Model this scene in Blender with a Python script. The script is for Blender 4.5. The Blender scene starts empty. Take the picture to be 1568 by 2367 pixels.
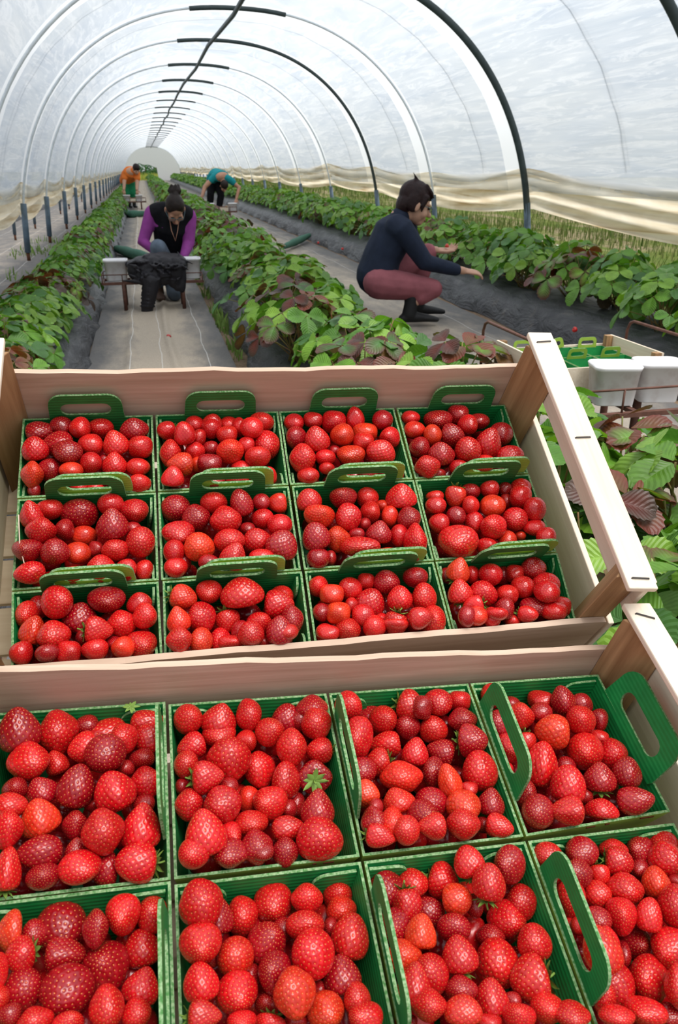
import bpy, bmesh, math, random
import numpy as np
from mathutils import Vector, Matrix

R = random.Random(11)
NR = np.random.RandomState(5)
sc = bpy.context.scene
COL = sc.collection
PI = math.pi

# ------------------------------------------------------------------ camera model (picture taken as 1568 x 2367)
FPX, HOR, VPX, EYE = 1805.0, 388.0, 325.0, np.array([0.0, 0.0, 1.05])
pitch = math.atan((1183.5 - HOR) / FPX)
yaw = -math.atan((784 - VPX) / FPX * math.cos(pitch))
fh = np.array([-math.sin(yaw), math.cos(yaw), 0.0])
RT = np.array([math.cos(yaw), math.sin(yaw), 0.0])
FW = fh * math.cos(pitch) + np.array([0, 0, -math.sin(pitch)])
UP = fh * math.sin(pitch) + np.array([0, 0, math.cos(pitch)])

def ray(x, y): return FW + RT * (x - 784) / FPX - UP * (y - 1183.5) / FPX
def atY(x, y, Y):
    d = ray(x, y); return EYE + d * (Y / d[1])
def atZ(x, y, Z=0.0):
    d = ray(x, y); return EYE + d * ((Z - EYE[2]) / d[2])
def atD(x, y, D): return EYE + ray(x, y) * D
def project(P):
    v = np.asarray(P) - EYE; d = v @ FW
    return np.array([784 + FPX * (v @ RT) / d, 1183.5 - FPX * (v @ UP) / d, d])

cam_d = bpy.data.cameras.new('camera'); cam = bpy.data.objects.new('camera', cam_d); COL.objects.link(cam)
cam_d.sensor_fit = 'VERTICAL'; cam_d.sensor_height = 23.6; cam_d.lens = FPX / 2367 * 23.6
cam_d.clip_start = 0.02; cam_d.clip_end = 400
cam.matrix_world = Matrix(((RT[0], UP[0], -FW[0], EYE[0]), (RT[1], UP[1], -FW[1], EYE[1]), (RT[2], UP[2], -FW[2], EYE[2]), (0, 0, 0, 1)))
cam_d.dof.use_dof = True; cam_d.dof.focus_distance = 0.95; cam_d.dof.aperture_fstop = 10.0
sc.camera = cam

# ------------------------------------------------------------------ tagging and mesh helpers
def tag(o, label=None, cat=None, group=None, kind=None):
    if label: o['label'] = label
    if cat: o['category'] = cat
    if group: o['group'] = group
    if kind: o['kind'] = kind
    return o

def empty(name, loc=(0, 0, 0), mat=None):
    o = bpy.data.objects.new(name, None); COL.objects.link(o); o.empty_display_size = 0.05
    if mat is not None: o.matrix_world = mat
    else: o.location = loc
    return o

class MB:
    def __init__(s): s.v = []; s.f = []; s.m = []; s.c = []; s.n = 0
    def add(s, V, F, mi=0, col=None):
        V = np.asarray(V, float).reshape(-1, 3); b = s.n
        s.v.append(V); s.n += len(V)
        for f in F: s.f.append(tuple(int(i) + b for i in f)); s.m.append(mi)
        s.c.append(np.tile(np.array(col if col is not None else (1, 1, 1), float), (len(V), 1)) if col is None or np.ndim(col) == 1 else np.asarray(col, float))
        return s
    def hexa(s, P, mi=0, col=None):   # 8 points: bottom loop 0-3, top loop 4-7
        return s.add(P, [(3, 2, 1, 0), (4, 5, 6, 7), (0, 1, 5, 4), (1, 2, 6, 5), (2, 3, 7, 6), (3, 0, 4, 7)], mi, col)
    def box(s, lo, hi, mi=0, col=None):
        x0, y0, z0 = lo; x1, y1, z1 = hi
        return s.hexa([(x0, y0, z0), (x1, y0, z0), (x1, y1, z0), (x0, y1, z0), (x0, y0, z1), (x1, y0, z1), (x1, y1, z1), (x0, y1, z1)], mi, col)
    def prism(s, poly, z0, z1, mi=0, col=None):
        n = len(poly)
        V = [(x, y, z0) for x, y in poly] + [(x, y, z1) for x, y in poly]
        F = [tuple(range(n - 1, -1, -1)), tuple(range(n, 2 * n))] + [(i, (i + 1) % n, n + (i + 1) % n, n + i) for i in range(n)]
        return s.add(V, F, mi, col)
    def tube(s, pts, rad, seg=8, mi=0, col=None, cap=True, ref=None, caps_round=False):
        P = np.asarray(pts, float); n = len(P)
        rad = [(r, r) if np.ndim(r) == 0 else r for r in (rad if np.ndim(rad) > 0 and len(rad) == n else [rad] * n)]
        if caps_round:
            T0 = P[0] - P[1]; T0 /= np.linalg.norm(T0) + 1e-9; T1 = P[-1] - P[-2]; T1 /= np.linalg.norm(T1) + 1e-9
            pre, post, rp, rq = [], [], [], []
            for a in (0.98, 0.8, 0.45):
                q = math.sqrt(1 - a * a); m0 = min(rad[0]); m1 = min(rad[-1])
                pre.append(P[0] + T0 * m0 * a); rp.append((rad[0][0] * q, rad[0][1] * q))
                post.insert(0, P[-1] + T1 * m1 * a); rq.insert(0, (rad[-1][0] * q, rad[-1][1] * q))
            P = np.vstack([pre, P, post]); rad = rp + list(rad) + rq; n = len(P)
        T = np.gradient(P, axis=0); T /= np.linalg.norm(T, axis=1)[:, None] + 1e-12
        u = np.array(ref, float) if ref is not None else (np.array([0, 0, 1.0]) if abs(T[0][2]) < 0.9 else np.array([1.0, 0, 0]))
        V = []
        for i in range(n):
            u = u - T[i] * (u @ T[i]); u /= np.linalg.norm(u) + 1e-12
            w = np.cross(T[i], u)
            for k in range(seg):
                a = 2 * PI * k / seg
                V.append(P[i] + u * math.cos(a) * rad[i][0] + w * math.sin(a) * rad[i][1])
        F = [(i * seg + k, i * seg + (k + 1) % seg, (i + 1) * seg + (k + 1) % seg, (i + 1) * seg + k) for i in range(n - 1) for k in range(seg)]
        if cap: F += [tuple(range(seg - 1, -1, -1)), tuple((n - 1) * seg + k for k in range(seg))]
        return s.add(V, F, mi, col)
    def ell(s, c, r, M=None, nu=14, nv=9, mi=0, col=None):
        c = np.asarray(c, float); V = [(0, 0, 1)]; F = []
        for i in range(1, nv):
            t = PI * i / nv
            for k in range(nu): V.append((math.sin(t) * math.cos(2 * PI * k / nu), math.sin(t) * math.sin(2 * PI * k / nu), math.cos(t)))
        V.append((0, 0, -1)); L = len(V) - 1
        for k in range(nu):
            F.append((0, 1 + k, 1 + (k + 1) % nu)); F.append((L, L - nu + (k + 1) % nu, L - nu + k))
        for i in range(nv - 2):
            for k in range(nu): F.append((1 + i * nu + k, 1 + (i + 1) * nu + k, 1 + (i + 1) * nu + (k + 1) % nu, 1 + i * nu + (k + 1) % nu))
        V = np.array(V) * np.array(r if np.ndim(r) else (r, r, r))
        if M is not None: V = V @ np.asarray(M, float).T
        return s.add(V + c, F, mi, col)
    def mesh(s, name, mats, smooth=True, tint=False, sub=None):
        V = np.vstack(s.v) if s.v else np.zeros((0, 3))
        if sub is not None: V = V - np.asarray(sub)
        me = bpy.data.meshes.new(name); me.from_pydata(V.tolist(), [], s.f)
        for m in mats: me.materials.append(m)
        if len(mats) > 1: me.polygons.foreach_set('material_index', s.m)
        if smooth: me.polygons.foreach_set('use_smooth', [True] * len(me.polygons))
        if tint:
            a = me.attributes.new('tint', 'FLOAT_COLOR', 'POINT'); C = np.vstack(s.c)
            a.data.foreach_set('color', np.hstack([C, np.ones((len(C), 1))]).ravel())
        me.update(); return me
    def build(s, name, mats, parent=None, smooth=False, tint=False, sub=None, bevel=0):
        if not isinstance(mats, (list, tuple)): mats = [mats]
        o = bpy.data.objects.new(name, s.mesh(name, mats, smooth, tint, sub)); COL.objects.link(o)
        if parent is not None: o.parent = parent
        if bevel:
            b = o.modifiers.new('bevel', 'BEVEL'); b.width = bevel; b.segments = 2; b.limit_method = 'ANGLE'
        return o

def link(name, me, parent=None):
    o = bpy.data.objects.new(name, me); COL.objects.link(o)
    if parent is not None: o.parent = parent
    return o

def remeshed(mb, voxel, smooth=4, name='body'):
    """one continuous closed surface over all the shapes gathered in mb"""
    me = mb.mesh('tmp', [], False); o = bpy.data.objects.new('tmp', me); COL.objects.link(o)
    m = o.modifiers.new('r', 'REMESH'); m.mode = 'VOXEL'; m.voxel_size = voxel
    if smooth:
        k = o.modifiers.new('s', 'SMOOTH'); k.factor = 0.5; k.iterations = smooth
    dg = bpy.context.evaluated_depsgraph_get(); out = bpy.data.meshes.new_from_object(o.evaluated_get(dg)); out.name = name
    bpy.data.objects.remove(o); bpy.data.meshes.remove(me)
    out.polygons.foreach_set('use_smooth', [True] * len(out.polygons))
    return out

# ------------------------------------------------------------------ materials
def newmat(name):
    m = bpy.data.materials.new(name); m.use_nodes = True; nt = m.node_tree; nt.nodes.clear()
    return m, nt
def N(nt, t, **kw):
    n = nt.nodes.new(t)
    for k, v in kw.items():
        if k.startswith('i_'):
            key = k[2:]; key = int(key) if key.isdigit() else key.replace('_', ' ')
            n.inputs[key].default_value = v
        else: setattr(n, k, v)
    return n
def out(nt, sh):
    o = N(nt, 'ShaderNodeOutputMaterial'); nt.links.new(sh, o.inputs['Surface']); return o
def ramp(nt, fac, stops, interp='LINEAR'):
    r = N(nt, 'ShaderNodeValToRGB'); r.color_ramp.interpolation = interp; e = r.color_ramp.elements
    while len(e) < len(stops): e.new(0.5)
    for i, (p, c) in enumerate(stops):
        e[i].position = p; e[i].color = (*c, 1) if len(c) == 3 else c
    nt.links.new(fac, r.inputs['Fac']); return r.outputs['Color']
def coords(nt, scale=(1, 1, 1), kind='Object', rot=(0, 0, 0)):
    t = N(nt, 'ShaderNodeTexCoord'); mp = N(nt, 'ShaderNodeMapping'); mp.inputs['Scale'].default_value = scale; mp.inputs['Rotation'].default_value = rot
    nt.links.new(t.outputs[kind], mp.inputs['Vector']); return mp.outputs['Vector']
def noise(nt, vec, scale=5, detail=4, rough=0.55, dist=0.0):
    n = N(nt, 'ShaderNodeTexNoise'); n.inputs['Scale'].default_value = scale; n.inputs['Detail'].default_value = detail
    n.inputs['Roughness'].default_value = rough; n.inputs['Distortion'].default_value = dist
    if vec is not None: nt.links.new(vec, n.inputs['Vector'])
    return n.outputs['Fac']
def mixc(nt, fac, a, b, mode='MIX'):
    m = N(nt, 'ShaderNodeMix', data_type='RGBA', blend_type=mode)
    for s, v in ((0, fac), (6, a), (7, b)):
        if isinstance(v, (int, float)): m.inputs[s].default_value = v
        elif isinstance(v, tuple): m.inputs[s].default_value = (*v, 1) if len(v) == 3 else v
        else: nt.links.new(v, m.inputs[s])
    return m.outputs[2]
def math_(nt, op, a, b=0.0, c=None):
    m = N(nt, 'ShaderNodeMath', operation=op)
    for i, v in enumerate((a, b) if c is None else (a, b, c)):
        if isinstance(v, (int, float)): m.inputs[i].default_value = v
        else: nt.links.new(v, m.inputs[i])
    return m.outputs[0]
def bump(nt, h, strength=0.3, dist=0.01):
    b = N(nt, 'ShaderNodeBump'); b.inputs['Strength'].default_value = strength; b.inputs['Distance'].default_value = dist
    nt.links.new(h, b.inputs['Height']); return b.outputs['Normal']
def pbsdf(nt, color, rough=0.6, spec=0.4, normal=None, metal=0.0, coat=0.0):
    p = N(nt, 'ShaderNodeBsdfPrincipled')
    if isinstance(color, tuple): p.inputs['Base Color'].default_value = (*color, 1)
    else: nt.links.new(color, p.inputs['Base Color'])
    if isinstance(rough, (int, float)): p.inputs['Roughness'].default_value = rough
    else: nt.links.new(rough, p.inputs['Roughness'])
    p.inputs['Specular IOR Level'].default_value = spec; p.inputs['Metallic'].default_value = metal; p.inputs['Coat Weight'].default_value = coat
    if normal is not None: nt.links.new(normal, p.inputs['Normal'])
    return p
def plain(name, c, rough=0.6, spec=0.4, vary=0.15, scale=20, metal=0.0, bmp=0.0, c2=None):
    m, nt = newmat(name); v = coords(nt)
    f = noise(nt, v, scale, 4)
    d = c2 if c2 else tuple(x * (1 - vary) for x in c)
    col = ramp(nt, f, [(0.3, d), (0.7, c)])
    nrm = bump(nt, f, bmp, 0.01) if bmp else None
    out(nt, pbsdf(nt, col, rough, spec, nrm, metal).outputs[0]); return m

def wood(name, a, b, streak, axis=0, sc_=1.0, dark=0.35):
    m, nt = newmat(name)
    s = [60, 60, 60]; s[axis] = 3.0
    v = coords(nt, tuple(x * sc_ for x in s)); f = noise(nt, v, 1.6, 5, 0.6, 0.4)
    s2 = [9, 9, 9]; s2[axis] = 1.2
    g = noise(nt, coords(nt, tuple(x * sc_ for x in s2)), 1.5, 3)
    base = ramp(nt, f, [(0.3, a), (0.7, b)])
    st = ramp(nt, g, [(0.50, (0, 0, 0)), (0.72, (dark,) * 3)])
    col = mixc(nt, st, base, streak)
    out(nt, pbsdf(nt, col, 0.65, 0.3, bump(nt, f, 0.25, 0.002)).outputs[0]); return m

M = {}
M['wood_panel'] = wood('wood_panel', (0.47, 0.335, 0.245), (0.63, 0.48, 0.37), (0.30, 0.185, 0.12), 0, 1.0, 0.65)
M['wood_side'] = wood('wood_side', (0.70, 0.58, 0.45), (0.83, 0.73, 0.60), (0.55, 0.42, 0.30), 1, 1.0, 0.3)
M['wood_post'] = wood('wood_post', (0.27, 0.145, 0.065), (0.52, 0.32, 0.16), (0.13, 0.06, 0.025), 2, 0.8, 0.9)
M['wood_slat'] = wood('wood_slat', (0.60, 0.46, 0.32), (0.72, 0.60, 0.45), (0.45, 0.33, 0.22), 0, 1.0, 0.3)
M['staple'] = plain('staple_wire', (0.10, 0.09, 0.085), 0.4, 0.5, 0.3, 40, 0.7)

def card(name, c, c2):
    m, nt = newmat(name)
    v = coords(nt, (1, 1, 1)); w = N(nt, 'ShaderNodeTexWave', wave_type='BANDS', bands_direction='Z'); w.inputs['Scale'].default_value = 75; w.inputs['Distortion'].default_value = 0.4
    nt.links.new(v, w.inputs['Vector'])
    f = noise(nt, v, 60, 3); col = ramp(nt, f, [(0.3, c2), (0.7, c)])
    out(nt, pbsdf(nt, col, 0.5, 0.35, bump(nt, w.outputs['Fac'], 0.25, 0.0008)).outputs[0]); return m
M['card_in'] = card('green_card', (0.008, 0.225, 0.05), (0.006, 0.17, 0.038))
M['card_handle'] = card('green_card_handle', (0.022, 0.20, 0.045), (0.016, 0.155, 0.035))
M['card_out'] = card('yellow_green_card', (0.36, 0.50, 0.07), (0.30, 0.43, 0.06))
def edge_mat():
    m, nt = newmat('corrugated_edge'); v = coords(nt)
    w = noise(nt, v, 420, 2); col = ramp(nt, w, [(0.36, (0.06, 0.19, 0.05)), (0.66, (0.27, 0.39, 0.21))])
    out(nt, pbsdf(nt, col, 0.7, 0.2).outputs[0]); return m
M['card_edge'] = edge_mat()
M['print_ink'] = plain('dark_red_print', (0.16, 0.015, 0.01), 0.6, 0.3)

def berry_mat(name, attr):
    m, nt = newmat(name)
    if attr:
        a = N(nt, 'ShaderNodeAttribute'); a.attribute_name = 'tint'; base = a.outputs['Color']
    else:
        a = N(nt, 'ShaderNodeObjectInfo'); base = a.outputs['Color']
    v = coords(nt); f = noise(nt, v, 3.0 if not attr else 90, 3)
    k = ramp(nt, f, [(0.3, (0.72, 0.6, 0.7)), (0.7, (1.18, 1.4, 1.2))])
    col = mixc(nt, 1.0, base, k, 'MULTIPLY')
    f2 = noise(nt, v, 26.0 if not attr else 700, 2)
    p = pbsdf(nt, col, 0.24, 0.45, bump(nt, f2, 0.06, 0.02 if not attr else 0.0004), 0.0, 0.22); p.inputs['Coat Roughness'].default_value = 0.12
    p.inputs['Subsurface Weight'].default_value = 0.0
    out(nt, p.outputs[0]); return m
M['berry'] = berry_mat('strawberry_skin', False)
M['berry_mass'] = berry_mat('strawberry_skin_mass', True)
M['seed'] = plain('strawberry_seed', (0.74, 0.30, 0.07), 0.45, 0.4, 0.35, 30, c2=(0.62, 0.13, 0.035))
M['calyx'] = plain('green_calyx', (0.20, 0.34, 0.06), 0.55, 0.3, 0.4, 60)

def leaf_mat():
    m, nt = newmat('strawberry_leaf')
    a = N(nt, 'ShaderNodeAttribute'); a.attribute_name = 'tint'
    l = N(nt, 'ShaderNodeAttribute'); l.attribute_name = 'leafuv'
    sx = N(nt, 'ShaderNodeSeparateXYZ'); nt.links.new(l.outputs['Vector'], sx.inputs[0])
    au = math_(nt, 'ABSOLUTE', sx.outputs[0])
    ph = math_(nt, 'SUBTRACT', math_(nt, 'MULTIPLY', sx.outputs[1], 8.0), math_(nt, 'MULTIPLY', au, 2.6))
    fr = math_(nt, 'ABSOLUTE', math_(nt, 'SUBTRACT', math_(nt, 'FRACT', ph), 0.5))
    vein = math_(nt, 'SMOOTH_MIN', math_(nt, 'MULTIPLY', fr, 6.0), math_(nt, 'MULTIPLY', au, 14.0), 0.2)
    vc = ramp(nt, vein, [(0.05, (1.12, 1.12, 1.07)), (0.5, (1, 1, 1))])
    v = coords(nt); f = noise(nt, v, 22, 3)
    vv = ramp(nt, f, [(0.3, (0.75, 0.75, 0.75)), (0.7, (1.2, 1.2, 1.15))])
    col = mixc(nt, 1.0, mixc(nt, 1.0, a.outputs['Color'], vc, 'MULTIPLY'), vv, 'MULTIPLY')
    nrm = bump(nt, vein, 0.20, 0.004)
    p = pbsdf(nt, col, 0.42, 0.45, nrm)
    t = N(nt, 'ShaderNodeBsdfTranslucent'); nt.links.new(mixc(nt, 1.0, col, (1.5, 1.6, 0.7), 'MULTIPLY'), t.inputs['Color'])
    mx = N(nt, 'ShaderNodeMixShader'); mx.inputs[0].default_value = 0.28
    nt.links.new(p.outputs[0], mx.inputs[1]); nt.links.new(t.outputs[0], mx.inputs[2]); out(nt, mx.outputs[0]); return m
M['leaf'] = leaf_mat()
M['stem'] = plain('leaf_stalk', (0.22, 0.26, 0.08), 0.6, 0.3, 0.4, 30, c2=(0.25, 0.10, 0.05))
def grass_mat():
    m, nt = newmat('grass_blade'); a = N(nt, 'ShaderNodeAttribute'); a.attribute_name = 'tint'
    p = pbsdf(nt, a.outputs['Color'], 0.6, 0.3); t = N(nt, 'ShaderNodeBsdfTranslucent'); nt.links.new(a.outputs['Color'], t.inputs['Color'])
    mx = N(nt, 'ShaderNodeMixShader'); mx.inputs[0].default_value = 0.35
    nt.links.new(p.outputs[0], mx.inputs[1]); nt.links.new(t.outputs[0], mx.inputs[2]); out(nt, mx.outputs[0]); return m
M['grass'] = grass_mat()

def film_mat():
    m, nt = newmat('tunnel_film')
    v = coords(nt, (0.35, 0.28, 4.5), rot=(0.10, 0, 0)); f = noise(nt, v, 2.2, 6, 0.6, 0.9)
    g = noise(nt, coords(nt, (0.35, 0.35, 0.9)), 1.6, 4)
    w = noise(nt, coords(nt, (0.4, 0.35, 5.5), rot=(-0.16, 0, 0)), 3.2, 5, 0.65, 1.2)
    crease_light = ramp(nt, w, [(0.50, (0, 0, 0)), (0.60, (1, 1, 1)), (0.66, (0, 0, 0))])
    base = mixc(nt, 1.0, ramp(nt, f, [(0.28, (0.545, 0.595, 0.655)), (0.72, (0.70, 0.725, 0.75))]), ramp(nt, g, [(0.3, (0.90, 0.92, 0.95)), (0.7, (1, 1, 0.985))]), 'MULTIPLY')
    base = mixc(nt, math_(nt, 'MULTIPLY', crease_light, 0.40), base, (0.86, 0.87, 0.88))  # wrinkle shading put into the film colour as whitish creases; bump barely shows
    nrm = bump(nt, f, 0.10, 0.05)
    tl = N(nt, 'ShaderNodeBsdfTranslucent'); nt.links.new(base, tl.inputs['Color']); nt.links.new(nrm, tl.inputs['Normal'])
    df = N(nt, 'ShaderNodeBsdfDiffuse'); nt.links.new(base, df.inputs['Color']); nt.links.new(nrm, df.inputs['Normal'])
    tr = N(nt, 'ShaderNodeBsdfTransparent'); nt.links.new(base, tr.inputs['Color'])
    m1 = N(nt, 'ShaderNodeMixShader'); m1.inputs[0].default_value = 0.18; nt.links.new(tl.outputs[0], m1.inputs[1]); nt.links.new(df.outputs[0], m1.inputs[2])
    m2 = N(nt, 'ShaderNodeMixShader'); m2.inputs[0].default_value = 0.12; nt.links.new(m1.outputs[0], m2.inputs[1]); nt.links.new(tr.outputs[0], m2.inputs[2])
    out(nt, m2.outputs[0]); return m
M['film'] = film_mat()
def band_mat():
    m, nt = newmat('film_band'); tl = N(nt, 'ShaderNodeBsdfTranslucent'); tl.inputs['Color'].default_value = (0.765, 0.79, 0.815, 1)
    df = N(nt, 'ShaderNodeBsdfDiffuse'); f = noise(nt, coords(nt), 6, 3); nt.links.new(ramp(nt, f, [(0.3, (0.86, 0.9, 0.93)), (0.7, (0.95, 0.96, 0.97))]), df.inputs['Color'])
    mx = N(nt, 'ShaderNodeMixShader'); mx.inputs[0].default_value = 0.15
    nt.links.new(tl.outputs[0], mx.inputs[1]); nt.links.new(df.outputs[0], mx.inputs[2]); out(nt, mx.outputs[0]); return m
M['band'] = band_mat()
def skirt_mat():
    m, nt = newmat('beige_film_skirt')
    v = coords(nt, (0.4, 0.22, 8)); f = noise(nt, v, 2.2, 5, 0.55, 0.7)
    g = noise(nt, coords(nt, (1, 1, 1.5)), 2.5, 4)
    col = mixc(nt, 1.0, ramp(nt, f, [(0.30, (0.60, 0.44, 0.24)), (0.46, (0.93, 0.83, 0.64)), (0.75, (0.97, 0.92, 0.81))]), ramp(nt, g, [(0.3, (0.86, 0.82, 0.76)), (0.7, (1, 1, 1))]), 'MULTIPLY')
    tl = N(nt, 'ShaderNodeBsdfTranslucent'); nt.links.new(col, tl.inputs['Color'])
    df = N(nt, 'ShaderNodeBsdfDiffuse'); nt.links.new(col, df.inputs['Color']); nrm = bump(nt, f, 0.5, 0.04); nt.links.new(nrm, df.inputs['Normal'])
    mx = N(nt, 'ShaderNodeMixShader'); mx.inputs[0].default_value = 0.25
    nt.links.new(tl.outputs[0], mx.inputs[1]); nt.links.new(df.outputs[0], mx.inputs[2]); out(nt, mx.outputs[0]); return m
M['skirt'] = skirt_mat()
M['hoop_dark'] = plain('dark_hoop_pipe', (0.045, 0.065, 0.065), 0.55, 0.4, 0.4, 15)
M['hoop_pale'] = plain('pale_hoop_pipe', (0.80, 0.85, 0.88), 0.45, 0.5, 0.2, 12)
M['post'] = plain('blue_grey_post', (0.11, 0.165, 0.22), 0.55, 0.4, 0.35, 12)
M['stake'] = plain('rusty_stake', (0.16, 0.07, 0.04), 0.8, 0.2, 0.4, 25)
M['rope'] = plain('blue_twine', (0.12, 0.38, 0.50), 0.7, 0.2)
M['rust'] = plain('rusty_bar', (0.15, 0.065, 0.045), 0.65, 0.35, 0.4, 40)
def tub_mat():
    m, nt = newmat('white_plastic_tub'); v = coords(nt); f = noise(nt, v, 14, 5)
    col = ramp(nt, f, [(0.25, (0.66, 0.60, 0.60)), (0.5, (0.84, 0.83, 0.85)), (0.8, (0.88, 0.88, 0.90))])
    out(nt, pbsdf(nt, col, 0.4, 0.4).outputs[0]); return m
M['tub'] = tub_mat()
M['sandbag'] = plain('green_sandbag_net', (0.07, 0.18, 0.125), 0.75, 0.2, 0.45, 60, 0, 0.4)
def soil_mat():
    m, nt = newmat('brown_soil'); v = coords(nt); f = noise(nt, v, 9, 8, 0.7); g = noise(nt, v, 70, 4, 0.7)
    col = mixc(nt, 0.5, ramp(nt, f, [(0.3, (0.16, 0.10, 0.06)), (0.7, (0.34, 0.24, 0.16))]), ramp(nt, g, [(0.3, (0.12, 0.08, 0.05)), (0.7, (0.42, 0.31, 0.22))]))
    out(nt, pbsdf(nt, col, 0.9, 0.1, bump(nt, g, 0.8, 0.02)).outputs[0]); return m
M['soil'] = soil_mat()
def field_mat():
    m, nt = newmat('rough_grass_field'); v = coords(nt); f = noise(nt, coords(nt, (2.0, 0.35, 1)), 0.8, 5, 0.65, 0.5); g = noise(nt, v, 30, 4, 0.7)
    a = ramp(nt, f, [(0.28, (0.07, 0.13, 0.02)), (0.46, (0.14, 0.17, 0.04)), (0.56, (0.30, 0.235, 0.15)), (0.64, (0.15, 0.17, 0.05)), (0.8, (0.08, 0.13, 0.025))])
    col = mixc(nt, 1.0, a, ramp(nt, g, [(0.3, (0.6, 0.6, 0.6)), (0.7, (1.3, 1.3, 1.3))]), 'MULTIPLY')
    out(nt, pbsdf(nt, col, 0.9, 0.1, bump(nt, g, 0.8, 0.03)).outputs[0]); return m
M['field'] = field_mat()
def fabric_mat(name, dirt, x0, x1, lines):
    """woven grey ground cover, soil trodden into the middle, white guide threads at fixed x"""
    m, nt = newmat(name); v = coords(nt); s = N(nt, 'ShaderNodeSeparateXYZ'); nt.links.new(v, s.inputs[0])
    mid = math_(nt, 'SUBTRACT', 1.0, math_(nt, 'ABSOLUTE', math_(nt, 'DIVIDE', math_(nt, 'SUBTRACT', s.outputs[0], (x0 + x1) / 2), (x1 - x0) / 2)))
    f = noise(nt, coords(nt, (2.5, 1.0, 1)), 2.2, 6, 0.65); g = noise(nt, v, 160, 2)
    k = math_(nt, 'ADD', math_(nt, 'MULTIPLY', mid, dirt), math_(nt, 'SUBTRACT', f, 0.5))
    a = ramp(nt, k, [(0.08, (0.135, 0.128, 0.125)), (0.34, (0.25, 0.22, 0.19)), (0.62, (0.42, 0.35, 0.275))])
    col = mixc(nt, 1.0, a, ramp(nt, g, [(0.3, (0.82, 0.82, 0.82)), (0.7, (1.12, 1.12, 1.12))]), 'MULTIPLY')
    wob = math_(nt, 'MULTIPLY', math_(nt, 'SUBTRACT', noise(nt, coords(nt, (0, 1, 0)), 1.5, 2), 0.5), 0.05)
    for lx in lines:
        d = math_(nt, 'ABSOLUTE', math_(nt, 'SUBTRACT', math_(nt, 'ADD', s.outputs[0], wob), lx))
        col = mixc(nt, math_(nt, 'MULTIPLY', math_(nt, 'LESS_THAN', d, 0.0024), 0.55), col, (0.75, 0.73, 0.70))
    out(nt, pbsdf(nt, col, 0.75, 0.25, bump(nt, f, 0.5, 0.03)).outputs[0]); return m
def mulch_mat():
    m, nt = newmat('black_mulch_film'); v = coords(nt, (3, 1.2, 3), rot=(0, 0, 0.5)); f = noise(nt, v, 3.0, 6, 0.62, 1.5); g = noise(nt, coords(nt), 7, 5)
    col = ramp(nt, g, [(0.3, (0.020, 0.021, 0.025)), (0.60, (0.05, 0.05, 0.056)), (0.80, (0.14, 0.12, 0.10))])
    out(nt, pbsdf(nt, col, 0.42, 0.35, bump(nt, f, 0.8, 0.04)).outputs[0]); return m
M['mulch'] = mulch_mat()
# ================================================================== CRATES, BASKETS, STRAWBERRIES
def ortho(m):
    u, _, v = np.linalg.svd(np.array(m)); return u @ v
RU = ortho([[0.9993, 0.0327, 0.0161], [-0.0183, 0.8326, -0.5536], [-0.0315, 0.5530, 0.8326]]); OU = np.array([-0.1538, 0.8823, 0.7987])
RL = ortho([[0.9964, 0.0302, 0.0797], [-0.0020, 0.9429, -0.3331], [-0.0853, 0.3317, 0.9395]]); OL = np.array([-0.1624, 0.5870, 0.6288])
def m4(Rm, o): return Matrix([[*Rm[i], o[i]] for i in range(3)] + [[0, 0, 0, 1]])
FR = {'U': (RU, OU), 'L': (RL, OL)}

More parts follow.
